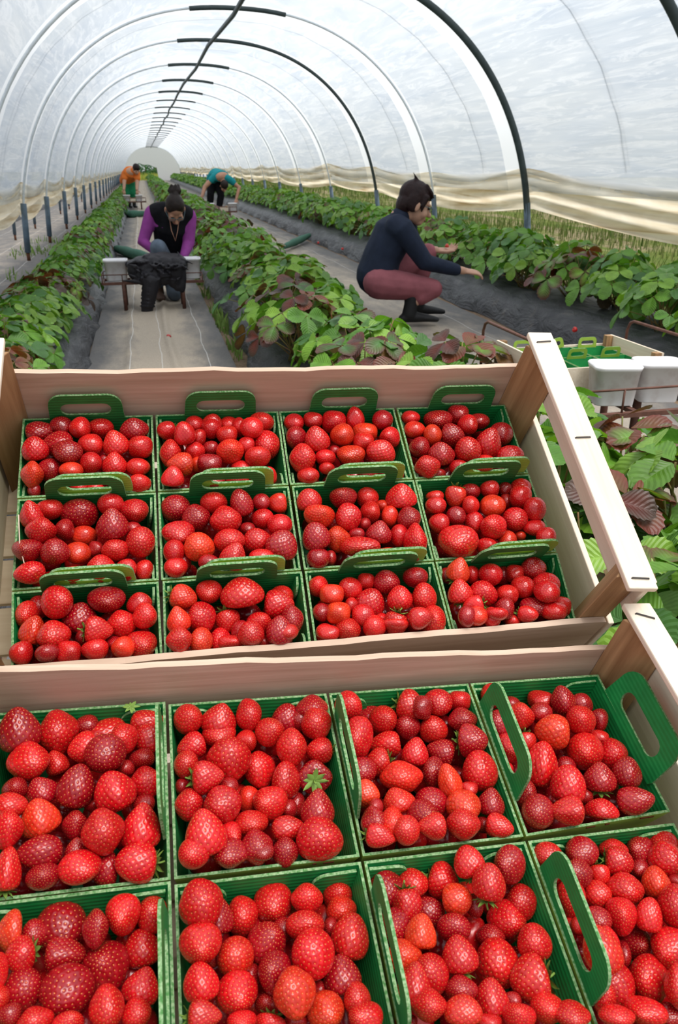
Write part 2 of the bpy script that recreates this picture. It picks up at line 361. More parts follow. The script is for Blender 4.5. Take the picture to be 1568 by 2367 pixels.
def make_crate(key, label, zback, zfront, zpost, yb, zrail0, xo=0.0):
    Rm, o = FR[key]
    root = empty('wooden_crate', mat=m4(Rm, o)); tag(root, label, 'crate', 'wooden crates of strawberry baskets')
    x0, x1, y1, y0, zb = -0.018, 0.592, 0.012, yb, -0.098
    def panel(name, y, zt):
        b = MB(); n = 24; P = []
        for i in range(n + 1):
            x = x0 + (x1 - x0) * i / n
            w = 0.0012 * math.sin(i * 0.9 + y * 40) + 0.0008 * math.sin(i * 2.3)
            zt_ = zt[0] + (zt[1] - zt[0]) * i / n + w
            P += [(x, y, zb), (x, y + 0.0065, zb), (x, y + 0.0065, zt_), (x, y, zt_ + 0.0008)]
        F = [(i * 4 + a, i * 4 + (a + 1) % 4, i * 4 + 4 + (a + 1) % 4, i * 4 + 4 + a) for i in range(n) for a in range(4)] + [(3, 2, 1, 0), (n * 4, n * 4 + 1, n * 4 + 2, n * 4 + 3)]
        b.add(P, F); return b.build(name, M['wood_panel'], root)
    panel('end_panel', y1 - 0.006, zback)
    panel('end_panel', y0, zfront)
    # triangular corner posts
    for sx in (0, 1):
        for sy in (0, 1):
            X = (0.5965 + xo) if sx else (-0.0255 - xo); d = -0.033 if sx else 0.033
            Y = (y1 - 0.0065) if sy else (y0 + 0.0070); e = -0.036 if sy else 0.036
            MB().prism([(X, Y), (X + d, Y), (X, Y + e)], zb, zpost - 0.0072).build('corner_post', M['wood_post'], root, bevel=0.0012)
    # sides: a low board, a high board nailed outside the posts, and two laths stapled down on the post tops
    for sx in (0, 1):
        side = lambda a, b_: (a + xo, b_ + xo) if sx else (0.571 - b_ - xo, 0.571 - a - xo)
        a, b_ = side(0.600, 0.607)
        MB().box((a, y0 + 0.002, zb), (b_, y1, -0.002)).build('side_board', M['wood_side'], root, bevel=0.0012)
        a, b_ = side(0.5975, 0.6035)
        MB().box((a, y0 - 0.002, zrail0), (b_, y1 + 0.003, zpost - 0.0075)).build('side_board', M['wood_side'], root, bevel=0.0012)
        for q, (u0, u1) in enumerate(((0.5675, 0.5965),)):
            a, b_ = side(u0, u1); sk = 0.003 * (q == 0); ye = y0 - (0.012 if sx else 0.002)
            MB().hexa([(a, ye + sk, zpost - 0.007), (b_, ye, zpost - 0.007), (b_, y1 + 0.006, zpost - 0.007), (a, y1 + 0.004 + sk, zpost - 0.007), (a, ye + sk, zpost), (b_, ye, zpost), (b_, y1 + 0.006, zpost), (a, y1 + 0.004 + sk, zpost)]).build('side_rail', M['wood_side'], root, bevel=0.0014)
        xs = (0.582 + xo) if sx else (-0.011 - xo)
        for fy in (0.03, 0.47, 1.0):
            yy = y1 - (y1 - y0) * fy; t = MB(); sk = R.uniform(-.006, .006)
            t.tube([(xs - 0.009, yy + sk, zpost - 0.001), (xs - 0.008, yy + sk, zpost + 0.0012), (xs + 0.008, yy - sk, zpost + 0.0012), (xs + 0.009, yy - sk, zpost - 0.001)], 0.0008, 6)
            t.build('staple', M['staple'], root)
    n = 5
    for i in range(n):
        ya = y0 + 0.01 + (y1 - y0 - 0.02) * i / n; MB().box((-0.033, ya, zb - 0.006), (0.607, ya + (y1 - y0) / n * 0.86, zb)).build('base_slat', M['wood_slat'], root, bevel=0.001)
    return root

make_crate('U', 'pale wooden crate of twelve green baskets, tilted behind the near crate', (0.063, 0.058), (0.018, 0.008), 0.104, -0.3035, 0.034)
make_crate('L', 'pale wooden crate of strawberry baskets nearest the camera, cut off by the picture bottom', (0.047, 0.026), (0.03, 0.03), 0.084, -0.345, 0.020, 0.006)

def handle_shape(w, h, hole, n=56, r_out=0.35):
    """outer and inner loops of a carry handle in (along, up); flat foot, rounded shoulders, slotted hand hole"""
    (hx, hz0, hz1) = hole; out_, inn = [], []
    cz = (hz0 + hz1) / 2
    def rr(hw, z0, z1, rad, ang, taper=0.0):
        # point on rounded rectangle hit by a ray from its centre
        dx, dz = math.cos(ang), math.sin(ang); hh = (z1 - z0) / 2
        cx_, cz_ = hw, hh
        t = min(cx_ / abs(dx) if abs(dx) > 1e-6 else 9, cz_ / abs(dz) if abs(dz) > 1e-6 else 9)
        x, z = dx * t, dz * t
        ax, az = abs(x) - (cx_ - rad), abs(z) - (cz_ - rad)
        if ax > 0 and az > 0:
            # solve |p - c| = rad along the ray
            ccx, ccz = math.copysign(cx_ - rad, x), math.copysign(cz_ - rad, z)
            b = dx * ccx + dz * ccz; c = ccx * ccx + ccz * ccz - rad * rad; t = b + math.sqrt(max(b * b - c, 0)); x, z = dx * t, dz * t
        return x, z
    mid = h / 2
    for k in range(n):
        a = 2 * PI * (k + 0.5) / n
        x, z = rr(w / 2, 0, h, h * r_out, a); z += mid
        if z < mid:  # square foot
            x2, z2 = rr(w / 2, 0, h, 0.0005, a); x, z = x2, z2 + mid
        x *= 1 - 0.06 * z / h
        out_.append((x, z))
        x, z = rr(hx, hz0, hz1, (hz1 - hz0) * 0.48, a); inn.append((x, z + cz))
    return out_, inn

def add_handle(root, base, along, up, w, h, hole, mats, thick=0.0025, name='handle'):
    base, along, up = (np.array(v, float) for v in (base, along, up)); along /= np.linalg.norm(along); up = up - along * (up @ along); up /= np.linalg.norm(up)
    nrm = np.cross(along, up); o_, i_ = handle_shape(w, h, hole); n = len(o_)
    V = []
    for s in (-0.5, 0.5):
        for loop in (o_, i_):
            V += [base + along * x + up * z + nrm * thick * s for x, z in loop]
    b = MB(); b.add(V, [])
    def f(lst, mi):
        for q in lst: b.f.append(q); b.m.append(mi)
    f([(k, (k + 1) % n, n + (k + 1) % n, n + k) for k in range(n)], 0)
    f([(2 * n + k, 3 * n + k, 3 * n + (k + 1) % n, 2 * n + (k + 1) % n) for k in range(n)], 1)
    f([(k, 2 * n + k, 2 * n + (k + 1) % n, (k + 1) % n) for k in range(n)], 2)
    f([(n + k, n + (k + 1) % n, 3 * n + (k + 1) % n, 3 * n + k) for k in range(n)], 2)
    return b.build(name, mats, root)

def make_basket(key, quad, depth, label, group):
    """quad: rim corners back-left, back-right, front-right, front-left in the crate frame"""
    Rm, o = FR[key]; q = [np.array((*p, 0.0)) if len(p) == 2 else np.array(p, float) for p in quad]
    c = sum(q) / 4; org = np.array(o) + Rm @ np.array([c[0], c[1], -depth])
    root = empty('strawberry_basket', mat=m4(Rm, org)); tag(root, label, 'basket', group)
    q = [p - np.array([c[0], c[1], -depth]) for p in q]
    def loop(f, z, inset):
        L = []
        for p in q:
            x, y = p[0] * f, p[1] * f; x -= math.copysign(inset, x); y -= math.copysign(inset, y); L.append((x, y, z + (p[2] - depth) * (z / depth)))
        return L
    t = 0.0022
    V = loop(0.84, 0.001, 0) + loop(1, depth, 0) + loop(1, depth, t) + loop(0.84, 0.004, t)
    b = MB(); b.add(V, [])
    def f(lst, mi):
        for w in lst: b.f.append(w); b.m.append(mi)
    f([(4 + i, i, (i + 1) % 4, 4 + (i + 1) % 4) for i in range(4)], 1)       # outside
    f([(8 + i, 4 + i, 4 + (i + 1) % 4, 8 + (i + 1) % 4) for i in range(4)], 2)   # corrugated rim
    f([(12 + i, 8 + i, 8 + (i + 1) % 4, 12 + (i + 1) % 4) for i in range(4)], 0)  # inside
    f([(0, 1, 2, 3)], 1); f([(15, 14, 13, 12)], 0)
    b.build('tray', [M['card_in'], M['card_out'], M['card_edge']], root)
    return root, q

def flap(root, p0, p1, depth, drop, wall_n, frac, side):
    """rounded glue flap against the inner face of the wall p0-p1, at its end `side`"""
    p0, p1 = np.array(p0), np.array(p1); L = np.linalg.norm(p1 - p0); a = (p1 - p0) / L
    if side: p0, a = p1, -a
    w = L * frac; n = np.array(wall_n, float); prof = [(0.004, -0.003)]
    for k in range(7):
        an = PI / 2 * (1 - k / 6); prof.append((w - 0.012 + 0.012 * math.cos(an), -0.004 - 0.012 + 0.012 * math.sin(an)))
    prof += [(w - 0.002, -drop), (0.004, -drop)]
    m = len(prof); V = []
    for s in (0.0034, 0.0058):
        for x, z in prof: V.append(p0 + a * x + np.array([0, 0, z]) + n * (s - z * 0.165 * (1 if drop > 0 else 0)))
    F = [tuple(range(m)), tuple(range(2 * m - 1, m - 1, -1))]; b = MB(); b.add(V, [])
    for q in F: b.f.append(q); b.m.append(0)
    for k in range(m): b.f.append((k, m + k, m + (k + 1) % m, (k + 1) % m)); b.m.append(1)
    return b.build('corner_flap', [M['card_in'], M['card_edge']], root)

BW, BU, BLD = 0.1427, 0.1068, 0.1570
DEPTH = 0.074
COLN = ['left', 'mid-left', 'mid-right', 'right']
BASK = {}   # name -> (frame, x0, x1, y0, y1, place words)
hm = [M['card_out'], M['card_handle'], M['card_edge']]
hm2 = [M['card_handle'], M['card_handle'], M['card_edge']]
# far crate, 4 x 3
leanU = [0, 0, 0, 0]
for r in range(3):
    for c in range(4):
        x0, x1 = c * BW + 0.0012, (c + 1) * BW - 0.0016; y1, y0 = -r * BU - 0.0006, -(r + 1) * BU + 0.0010
        if r == 2: y0 = -0.2962
        if c == 0: x0 += 0.0025
        j = lambda s=0.001: R.uniform(-s, s)
        place = '%s row, %s, of the far crate' % (['rear', 'middle', 'front'][r], ['leftmost', 'second from left', 'third from left', 'rightmost'][c])
        root, q = make_basket('U', [(x0 + j(), y1), (x1 + j(), y1), (x1 + j() - 0.006 * (r == 2 and c == 3), y0), (x0 + j() + 0.005 * (r == 2 and c == 0), y0)], DEPTH, 'green cardboard basket of strawberries, ' + place, 'green strawberry baskets')
        w = x1 - x0; h = 0.0375
        off = [-0.001, 0.003, 0.006, 0.010][c]
        ln = leanU[c] if r else 0.03
        lr = [0.0, 0.10, 0.16][r] * (0.4 + c * 0.25) if r else 0.03
        hb = (q[0] + q[1]) / 2 + np.array([off, -0.0016, -0.006])
        add_handle(root, hb, (1, 0, 0), (0, -lr * 0.9 if r else 0.02, 1), w * 0.585, h + 0.006, (w * 0.195, 0.0125, 0.0305), hm)
        if r < 2:
            hb = (q[2] + q[3]) / 2 + np.array([off + 0.008 + 0.002 * c, 0.0036, -0.006]); lr2 = [0.10, 0.16][r] * (0.4 + c * 0.25) * 0.9
            add_handle(root, hb, (1, 0, 0), (0, -lr2, 1), w * 0.585, h + 0.002, (w * 0.195, 0.0125, 0.0285), [M['card_handle'], M['card_out'], M['card_edge']], name='handle')
        flap(root, q[1], q[2], DEPTH, 0.034, (-1, 0, 0), 0.24, 0); flap(root, q[1], q[2], DEPTH, 0.034, (-1, 0, 0), 0.24, 1)
        flap(root, q[0], q[3], DEPTH, 0.034, (1, 0, 0), 0.24, 0); flap(root, q[0], q[3], DEPTH, 0.034, (1, 0, 0), 0.24, 1)
        BASK['U%d%d' % (r + 1, c + 1)] = ('U', x0, x1, y0, y1, "far crate's %s %s" % (['rear', 'middle', 'front'][r], COLN[c]))
# near crate, 4 x 2 in view; handles stand on the side walls
xl = [-0.003, 0.1425, 0.2885, 0.4300, 0.5720]
HL = {(0, 0): [('R', -0.10)], (0, 1): [], (0, 2): [('L', -0.10)], (0, 3): [('L', 0.04), ('R', 0.30)], (1, 0): [('R', -0.12)], (1, 1): [], (1, 2): [('L', -0.10)], (1, 3): [('L', 0.0)]}
for r in range(2):
    for c in range(4):
        x0, x1 = xl[c] + 0.0012, xl[c + 1] - 0.0014; y1, y0 = -r * BLD - 0.0035 + 0.003 * (c == 0) , -(r + 1) * BLD + 0.0005
        place = '%s row, %s, of the near crate' % (['rear', 'front'][r], ['leftmost', 'second from left', 'third from left', 'rightmost'][c])
        root, q = make_basket('L', [(x0, y1), (x1, y1), (x1 + 0.002 * (c == 3), y0 + 0.006 * (c == 3)), (x0, y0)], DEPTH, 'green cardboard basket of strawberries, ' + place, 'green strawberry baskets')
        Ld = y1 - y0
        for side, lean in HL[(r, c)]:
            pa, pb = (q[0], q[3]) if side == 'L' else (q[1], q[2])
            hb = pa + (pb - pa) * 0.47 + np.array([0.0030 if side == 'L' else -0.0030, 0, -0.006])
            add_handle(root, hb, (0, -1, 0), (lean, 0, 1), Ld * 0.66, 0.053, (Ld * 0.215, 0.014, 0.034), [M['card_handle'], M['card_in'], M['card_edge']])
        flap(root, q[0], q[1], DEPTH, 0.034, (0, -1, 0), 0.27, 0); flap(root, q[0], q[1], DEPTH, 0.034, (0, -1, 0), 0.27, 1)
        if r == 0 and c in (1, 3):  # printed strokes on the outer front wall, just under the rim
            pm = MB()
            for (u0, u1, zz) in ((0.80, 0.86, 0.006), (0.865, 0.90, 0.007), (0.55, 0.58, 0.006), (0.42, 0.48, 0.0065)) if c == 3 else ((0.74, 0.76, 0.006), (0.80, 0.86, 0.0065)):
                a = q[3] + (q[2] - q[3]) * u0; e = q[3] + (q[2] - q[3]) * u1
                nn = np.array([0, -0.0006, 0]); sl = lambda z: np.array([0, 0.16 * z, -z]) 
                pm.hexa([a + sl(zz) + nn, e + sl(zz) + nn, e + sl(zz) - nn, a + sl(zz) - nn, a + sl(zz - 0.0022) + nn, e + sl(zz - 0.0022) + nn, e + sl(zz - 0.0022) - nn, a + sl(zz - 0.0022) - nn])
            pm.build('print_marks', M['print_ink'], root)
        BASK['L%d%d' % (r + 1, c + 1)] = ('L', x0, x1, y0, y1, "near crate's %s %s" % (['rear', 'front'][r], COLN[c]))

# ---- strawberries read off the photograph: crop-space x y rx ry, colour (r/o/d), tip direction, g = calyx in view
CROPS = {
 'L11': (0, 1600, 3.92, """170 350 180 205 d^;525 335 175 195 r.;790 290 100 95 d.;985 190 195 140 r<;1330 205 160 110 r>;760 515 135 145 r<;1115 420 125 130 r.;1360 420 125 140 r<;950 565 175 165 d.;270 630 180 170 r.;515 645 100 115 r^;1300 600 115 85 d.;1140 690 75 70 d.;685 870 160 200 d^;1040 915 180 190 r^;1320 820 145 150 r.;375 900 140 130 d^;140 870 110 95 d.;90 1030 145 110 r>;60 1225 145 170 r.;360 1145 165 170 o^;680 1190 110 130 d.;930 1260 185 195 r.;1275 1235 175 210 r^;380 1455 205 145 d<;690 1440 105 110 d^g;60 1620 125 195 r^g;380 1720 150 110 d.;725 1655 190 140 r.;945 1610 130 160 d<;1245 1585 190 165 r<g;850 1020 80 60 d.;1300 1020 100 80 d."""),
 'L12': (300, 1560, 2.8, """380 280 90 95 r.;570 215 110 105 r^g;770 260 80 100 r.;1000 200 90 95 d^;1200 155 100 85 d.;1210 315 95 100 r.;1095 290 60 70 d.;910 365 95 90 r.;760 430 70 70 r.;575 390 105 75 r.;405 465 95 85 r<;645 535 140 140 r.;1050 465 95 120 r.;1235 490 90 80 r<g;355 580 75 85 r.;500 665 105 100 r>g;840 610 95 120 r.;1010 690 85 120 r.;1195 660 110 105 dG;375 835 90 100 r.;595 840 120 110 r.;770 800 70 80 o.;900 830 110 105 r.;1030 870 50 60 d.;1215 870 105 120 d^;485 1030 130 150 r^;655 1050 70 90 r.;785 960 110 75 r.;1015 1000 110 80 r>;820 1115 105 105 d.;1010 1155 85 90 d.;1235 1090 145 130 r.;415 1245 100 95 r.;650 1225 120 90 d.;870 1235 70 50 d.;340 720 45 50 d.;1080 850 50 80 d.;640 720 60 50 d."""),
 'L13': (760, 1560, 3.409, """155 230 105 110 r.;330 270 120 95 d>;615 175 110 120 r>g;435 350 110 105 r.;620 400 95 100 d.;865 225 110 100 r.;1030 205 85 75 r.;1055 355 115 95 d.;735 260 70 90 d.;825 425 105 100 r.;1130 520 120 125 d>g;215 500 110 165 r.;450 550 140 95 r<;680 615 105 115 r^;890 615 115 105 d<;395 690 100 105 r<g;830 770 90 125 d.;1190 760 130 150 r.;570 805 165 120 o.;955 850 90 140 o^;260 760 110 100 d.;295 940 105 105 o>;545 1000 130 105 o^;800 1010 130 115 d.;745 1110 120 120 d.;1065 1040 135 120 o.;1280 1010 105 110 d^g;285 1170 100 120 d.;500 1175 105 125 o.;1080 1235 130 115 r.;1350 1225 115 90 r>;845 1285 120 100 r<;630 1300 100 110 r.;415 1335 120 90 r>g;1110 900 65 50 r.;1220 1180 70 60 d.;370 1040 60 60 d."""),
 'L14': (1000, 1540, 2.7606, """375 185 70 75 r.;500 250 60 55 d.;690 220 80 55 r.;835 225 75 95 d^;950 240 70 65 d^;560 310 90 85 r.;690 300 70 65 d.;945 340 90 90 r.;1065 340 55 70 d.;775 420 115 105 o<;400 370 75 90 d.;485 525 90 90 r.;600 480 60 65 rvg;690 640 105 150 r^;970 545 110 110 r.;1065 455 70 45 r<g;1150 565 90 100 r.;1065 715 100 95 d^g;1240 685 90 100 d^;865 760 105 120 r^;595 810 70 95 d.;1290 860 120 85 d>;870 930 110 85 r<;1075 915 105 65 r^;655 930 100 105 d.;850 640 60 60 d.;970 830 55 50 d.;475 660 40 45 r."""),
 'L21': (0, 2040, 3.92, """565 325 210 210 d.;870 400 110 165 d.;1110 300 150 170 r.;1400 280 135 155 r.;90 450 115 175 o<;310 470 110 120 d.;190 655 135 150 r<g;575 660 185 145 d>;935 765 215 215 d.;1290 610 160 165 r^;205 970 165 180 d.;600 990 230 205 d.;1280 950 160 160 r^;970 1140 150 190 r.;1240 1190 130 130 r.;310 1260 160 120 r.;620 1270 140 100 r.;-20 790 80 150 r.;80 1200 110 90 d.;-30 1060 120 120 r."""),
 'L22': (390, 1980, 3.0745, """200 340 150 160 r.;350 435 105 125 d^;520 425 110 125 r.;735 320 135 130 r.;985 295 110 100 r.;1195 230 100 95 r.;1225 385 105 90 o.;975 490 130 95 r.;1290 580 130 155 r^;205 630 145 130 r.;700 600 135 135 d.;470 715 125 130 o.;1020 690 145 160 r.;1230 855 130 135 d^;745 820 115 135 d.;230 905 120 135 r^;485 980 145 130 r.;890 960 145 165 o.;1120 1100 130 120 o.;1340 1010 90 100 r.;245 1130 125 95 r>g;700 1040 90 70 d.;520 1180 100 70 r.;720 1190 105 70 rvg;1390 1150 120 110 r.;900 1170 80 50 d.;310 720 60 60 d.;600 850 45 80 d.;1150 500 50 60 d.;810 520 70 80 d.;1070 950 45 55 d."""),
 'L23': (820, 1930, 2.851, """170 355 120 135 d.;380 325 100 95 r^;575 300 105 110 r>g;755 185 95 105 r^g;1010 195 100 115 d.;345 465 95 115 rvg;885 320 105 120 r^g;670 425 100 95 o>;1150 435 95 105 r.;1030 380 70 65 d.;490 510 90 90 d>;225 620 105 120 d.;435 645 100 110 o^;655 610 105 85 d.;1010 560 125 115 r.;1185 710 105 110 r.;900 670 90 75 d.;690 800 115 120 r^g;295 810 120 110 o.;940 850 140 145 r.;500 910 110 125 r.;1160 960 130 150 r<g;320 1010 110 140 r^;700 1020 105 85 d.;900 1080 110 115 r^;490 1120 120 95 r.;715 1160 120 90 o^;1080 1190 110 80 r.;1270 1140 110 85 r.;1430 1190 120 80 r.;890 1230 80 40 r.;340 1230 70 40 d.;1040 1100 60 60 d.;790 470 60 70 d."""),
 'L24': (1200, 1860, 4.261, """240 435 135 120 r.;575 395 155 130 d.;895 365 135 100 r.;1165 420 130 150 d.;1450 250 135 145 r.;1460 545 165 165 r.;975 565 140 135 r>g;575 670 125 145 d.;790 690 100 110 rvg;390 680 90 125 r.;1190 640 100 90 d.;1350 780 135 155 o^;775 890 130 130 r>;1050 835 175 150 r.;1540 1000 160 200 r.;520 950 140 185 r.;770 1140 140 115 d.;1010 1090 145 170 r.;1280 1100 120 165 r^;350 960 75 150 r.;590 1190 80 80 r.;860 1400 120 180 r.;640 1480 180 230 o^;430 1250 70 130 r.;1160 1370 150 135 d.;1490 1430 190 190 r.;1020 1490 80 130 d.;1260 1720 180 215 r.;950 1760 160 200 r.;800 1880 120 160 r.;1570 1790 130 200 r.;1220 2040 215 120 r.;920 2090 170 90 r.;1480 2080 130 110 d.;1330 390 60 70 d.;1540 750 60 60 d."""),
 'U11': (0, 860, 3.92, """345 555 135 105 d>;560 470 95 80 d.;730 515 95 100 r.;905 505 115 90 r.;1215 520 125 100 d^;290 705 110 115 r^;540 660 145 120 d<;610 730 125 100 d.;825 665 105 95 r.;1045 650 115 120 r^;1270 680 105 100 r.;260 920 95 125 o.;450 890 95 105 d.;645 895 100 75 o.;825 825 90 95 r.;1040 835 110 105 r^;1255 860 105 80 r.;1260 1015 100 85 r.;950 800 50 50 d.;310 1080 55 70 d.;720 1050 80 60 r.;860 1060 75 55 r.;890 900 50 50 d.;1060 980 60 50 r."""),
 'U21': (0, 760, 2.24, """130 965 60 75 r^;260 935 65 50 r.;415 950 90 75 d.;570 900 65 55 r.;695 945 70 60 r.;215 1040 75 70 r.;335 1040 50 55 d.;580 1015 80 85 d^;435 1075 65 55 o.;730 1105 70 80 r.;130 1145 75 58 d.;285 1155 70 65 d.;400 1165 65 55 o.;595 1145 70 55 r.;160 1265 82 58 r<;520 1240 70 70 r.;655 1245 50 55 r.;745 1255 45 55 r.;370 1280 75 45 r.;690 1035 40 35 d.;500 1140 35 40 d."""),
 'U31': (0, 760, 2.24, """95 1485 60 68 r.;200 1435 50 60 d.;300 1412 78 85 r.;550 1405 92 65 d.;720 1420 62 52 r^;760 1485 58 65 r.;415 1500 88 80 d^;170 1565 65 78 o^;275 1590 83 78 r.;505 1560 75 68 r>g;630 1528 78 72 r.;735 1640 80 75 r.;108 1680 58 60 r.;240 1695 60 45 d.;358 1680 58 58 r.;490 1680 68 52 r.;635 1675 60 55 o.;590 1630 45 35 d.;430 1600 40 50 d."""),
 'U12': (300, 880, 3.409, """270 395 75 75 r<g;510 330 75 65 r.;645 260 75 68 r^;780 320 75 60 r.;1040 320 95 80 r.;640 375 78 80 r.;430 420 80 95 r^;960 375 90 80 r.;770 430 80 75 r.;860 370 50 75 r.;545 450 55 65 r.;290 570 80 115 r.;515 555 75 75 r.;640 535 60 60 d.;790 550 105 95 o.;920 515 65 70 r.;1090 510 105 115 r.;1005 600 100 80 r.;405 660 105 90 o<;630 655 90 70 d.;345 795 90 85 r^;880 680 80 45 r.;1090 760 70 75 r.;660 810 90 50 d.;845 800 90 45 r.;370 540 60 60 r.;530 660 50 60 o."""),
 'U22': (300, 880, 3.409, """365 1010 110 105 d.;525 1080 110 105 d.;665 960 100 85 r.;880 970 85 115 d^;1040 960 65 65 d.;1170 965 80 75 o<g;760 1100 125 115 r.;1045 1090 85 80 r.;1180 1140 95 85 r.;390 1210 125 95 r.;545 1310 115 110 o.;785 1265 115 95 r.;995 1260 110 95 r^;1205 1300 120 120 d^;310 1350 80 95 r.;820 1430 100 115 r^;365 1500 90 75 r.;1045 1385 105 60 r.;620 1430 80 60 d.;930 1170 60 50 d.;430 1440 50 70 d.;940 1060 55 70 d."""),
 'U32': (0, 760, 2.24, """945 1390 72 62 o>g;1080 1365 65 58 r.;1250 1370 110 80 r^;1440 1430 80 75 r>;910 1510 60 70 o^;1040 1495 72 80 r.;1180 1510 62 62 rvg;1345 1520 65 58 r.;1510 1510 60 80 d.;1450 1585 70 78 d^;920 1630 68 68 r.;1040 1630 55 70 o.;1140 1620 60 70 r.;1305 1625 65 65 r.;1250 1580 45 65 d.;1500 1660 55 40 r.;1210 1690 75 35 r.;1370 1675 50 32 r.;970 1700 60 30 r.;1460 1390 60 55 r."""),
 'U13': (600, 880, 3.409, """275 335 75 70 r.;420 315 72 60 r.;590 325 90 88 r.;750 285 70 90 r^;970 310 80 75 d.;275 445 78 90 d.;450 465 98 105 r^;655 430 95 88 o.;835 410 95 75 o.;825 485 78 72 r.;1025 445 82 82 r.;335 610 100 118 r.;520 605 80 62 r.;715 590 110 80 o.;960 560 110 90 r^;385 770 85 65 r.;660 760 60 50 r.;855 720 90 60 d.;1090 740 45 60 r.;590 550 45 40 d.;530 690 60 45 r.;745 760 45 45 d."""),
 'U23': (600, 880, 3.409, """390 945 95 90 r^;655 915 105 85 d.;850 920 85 80 r.;1115 915 118 100 r^;480 1060 120 95 o.;695 1080 100 110 r.;880 1035 80 85 r.;1025 1070 65 80 o.;1180 1090 90 95 d.;425 1235 105 115 d^;610 1240 100 105 o.;785 1310 160 78 r.;940 1200 100 95 d^;1100 1220 70 90 r.;1275 1265 90 150 r.;465 1420 90 80 d.;1000 1390 110 55 o.;970 985 50 45 o.;770 1210 60 50 d.;830 1130 45 50 d.;560 1400 45 60 d.;860 1430 80 45 r."""),
 'U33': (640, 760, 1.6897, """160 1005 42 40 r.;285 1015 45 45 r.;350 987 32 32 r.;430 990 50 45 d.;540 970 48 38 d.;215 1040 45 38 o.;365 1070 55 55 r^;480 1055 48 50 r^;575 1050 45 55 r.;165 1110 35 35 d.;240 1110 45 42 o.;335 1120 43 42 r.;465 1150 45 48 rvg;610 1140 50 60 r.;570 1175 50 42 r>;280 1195 50 45 r.;385 1185 45 45 r.;190 1190 40 40 r.;530 1150 35 45 r.;405 1140 30 30 r.;475 1215 55 24 r.;205 1235 45 28 r.;290 1080 25 30 r."""),
 'U14': (880, 860, 3.409, """235 360 72 55 r.;265 455 82 68 o.;450 385 110 85 d.;610 325 80 75 d.;770 390 85 60 d.;695 420 80 78 r.;410 495 70 82 o.;560 500 95 90 d>;600 470 60 50 o.;295 600 85 85 d.;850 560 100 120 r^;950 495 90 90 d.;690 615 100 98 r.;475 650 105 95 d^;1020 680 105 90 r.;355 765 100 90 r.;620 750 80 60 r.;815 720 90 65 r.;460 825 60 45 d.;830 790 90 50 r."""),
 'U24': (880, 860, 3.409, """430 985 70 50 r.;590 980 78 90 ovg;710 940 75 60 d.;860 925 75 70 r.;980 925 55 55 d.;1120 920 80 75 r.;1100 985 82 90 r.;435 1055 80 65 r.;710 1050 65 75 r.;885 1055 100 85 o.;990 1020 45 55 r.;595 1140 75 75 d.;735 1195 75 90 r.;1060 1165 95 90 r.;1215 1080 85 95 r.;465 1195 78 78 r.;880 1215 100 95 r.;605 1350 155 125 r.;1215 1230 85 60 r.;1310 1310 75 80 r.;840 1375 80 70 r.;1000 1330 70 75 o.;1100 1290 45 35 o."""),
 'U34': (640, 760, 1.6897, """710 945 45 50 o^g;765 960 28 35 r.;835 960 45 42 r.;875 940 32 35 d.;1000 925 48 45 d.;700 1030 48 50 r^g;805 1035 55 50 r.;930 960 35 35 r.;960 1010 45 42 r.;1045 1000 55 45 r.;1055 1030 48 42 r.;770 1080 42 40 r<g;900 1040 42 38 r.;890 1095 38 45 d^;1000 1090 58 38 d>;1110 1085 38 38 r.;1090 1120 48 35 r.;985 1135 42 32 r>g;790 1150 42 38 o.;840 1125 35 40 r.;720 1150 35 40 d.;660 965 24 30 d.;870 1170 50 24 r.;930 1170 30 24 r."""),
}
B = []
for key, (cx, cy, s, txt) in CROPS.items():
    fr, x0, x1, y0, y1, words_ = BASK[key]
    for k, row in enumerate(txt.split(';')):
        a, b, rx, ry, fl = row.split()
        B.append(dict(k=key, fr=fr, px=cx + float(a) / s, py=cy + float(b) / s, rx=float(rx) / s * 1.08, ry=float(ry) / s * 1.08, tone=fl[0], dir=fl[1], g=fl.endswith('g') or fl[1] == 'G'))
nB = len(B)
dirs = np.array([ray(b['px'], b['py']) for b in B]); frs = np.array([b['fr'] == 'U' for b in B])
Rf = np.where(frs[:, None, None], RU, RL); Of = np.where(frs[:, None], OU, OL)
nl = Rf[:, :, 2]
rp = np.array([(b['rx'] * b['ry']) ** 0.5 for b in B])
# each berry rests on its own line of sight at the height of the heap; smaller-looking ones lie deeper
base_h = np.where(frs, 0.001, 0.000) + np.clip((rp / np.where(frs, 25, 38) - 1.0), -0.6, 0.5) * np.where(frs, 0.012, 0.016)
num = np.einsum('ij,ij->i', Of - EYE, nl)
den = np.einsum('ij,ij->i', dirs, nl)
D = (num + base_h) / den
D0 = D.copy()
lo_h, hi_h = base_h - 0.022, base_h + 0.016
for it in range(140):
    P = EYE + dirs * D[:, None]; Rr = rp * D / FPX * 0.97
    d = P[:, None] - P[None]; L = np.sqrt((d ** 2).sum(-1)) + np.eye(nB) * 9
    ov = np.clip((Rr[:, None] + Rr[None]) * 0.93 - L, 0, None)
    front = rp[:, None] * (1 + (P[:, None] @ UP)[..., ] * 0) > rp[None]
    sgn = np.where((D[:, None] < D[None]) | ((D[:, None] == D[None]) & front), -1.0, 1.0)
    D += 0.30 * (ov * sgn).sum(1)
    D = np.clip(D, (num + hi_h) / den, (num + lo_h) / den)
P = EYE + dirs * D[:, None]; Rr = rp * D / FPX
loc = np.einsum('nji,nj->ni', Rf, P - Of)
for i, b in enumerate(B):   # keep every berry inside its own basket
    _, x0, x1, y0, y1, _w = BASK[b['k']]; m = Rr[i] * 0.86 + 0.003; mf = Rr[i] * 0.66 + 0.003
    q = loc[i]; q[0] = min(max(q[0], x0 + m), x1 - m); q[1] = min(max(q[1], y0 + mf), y1 - m)
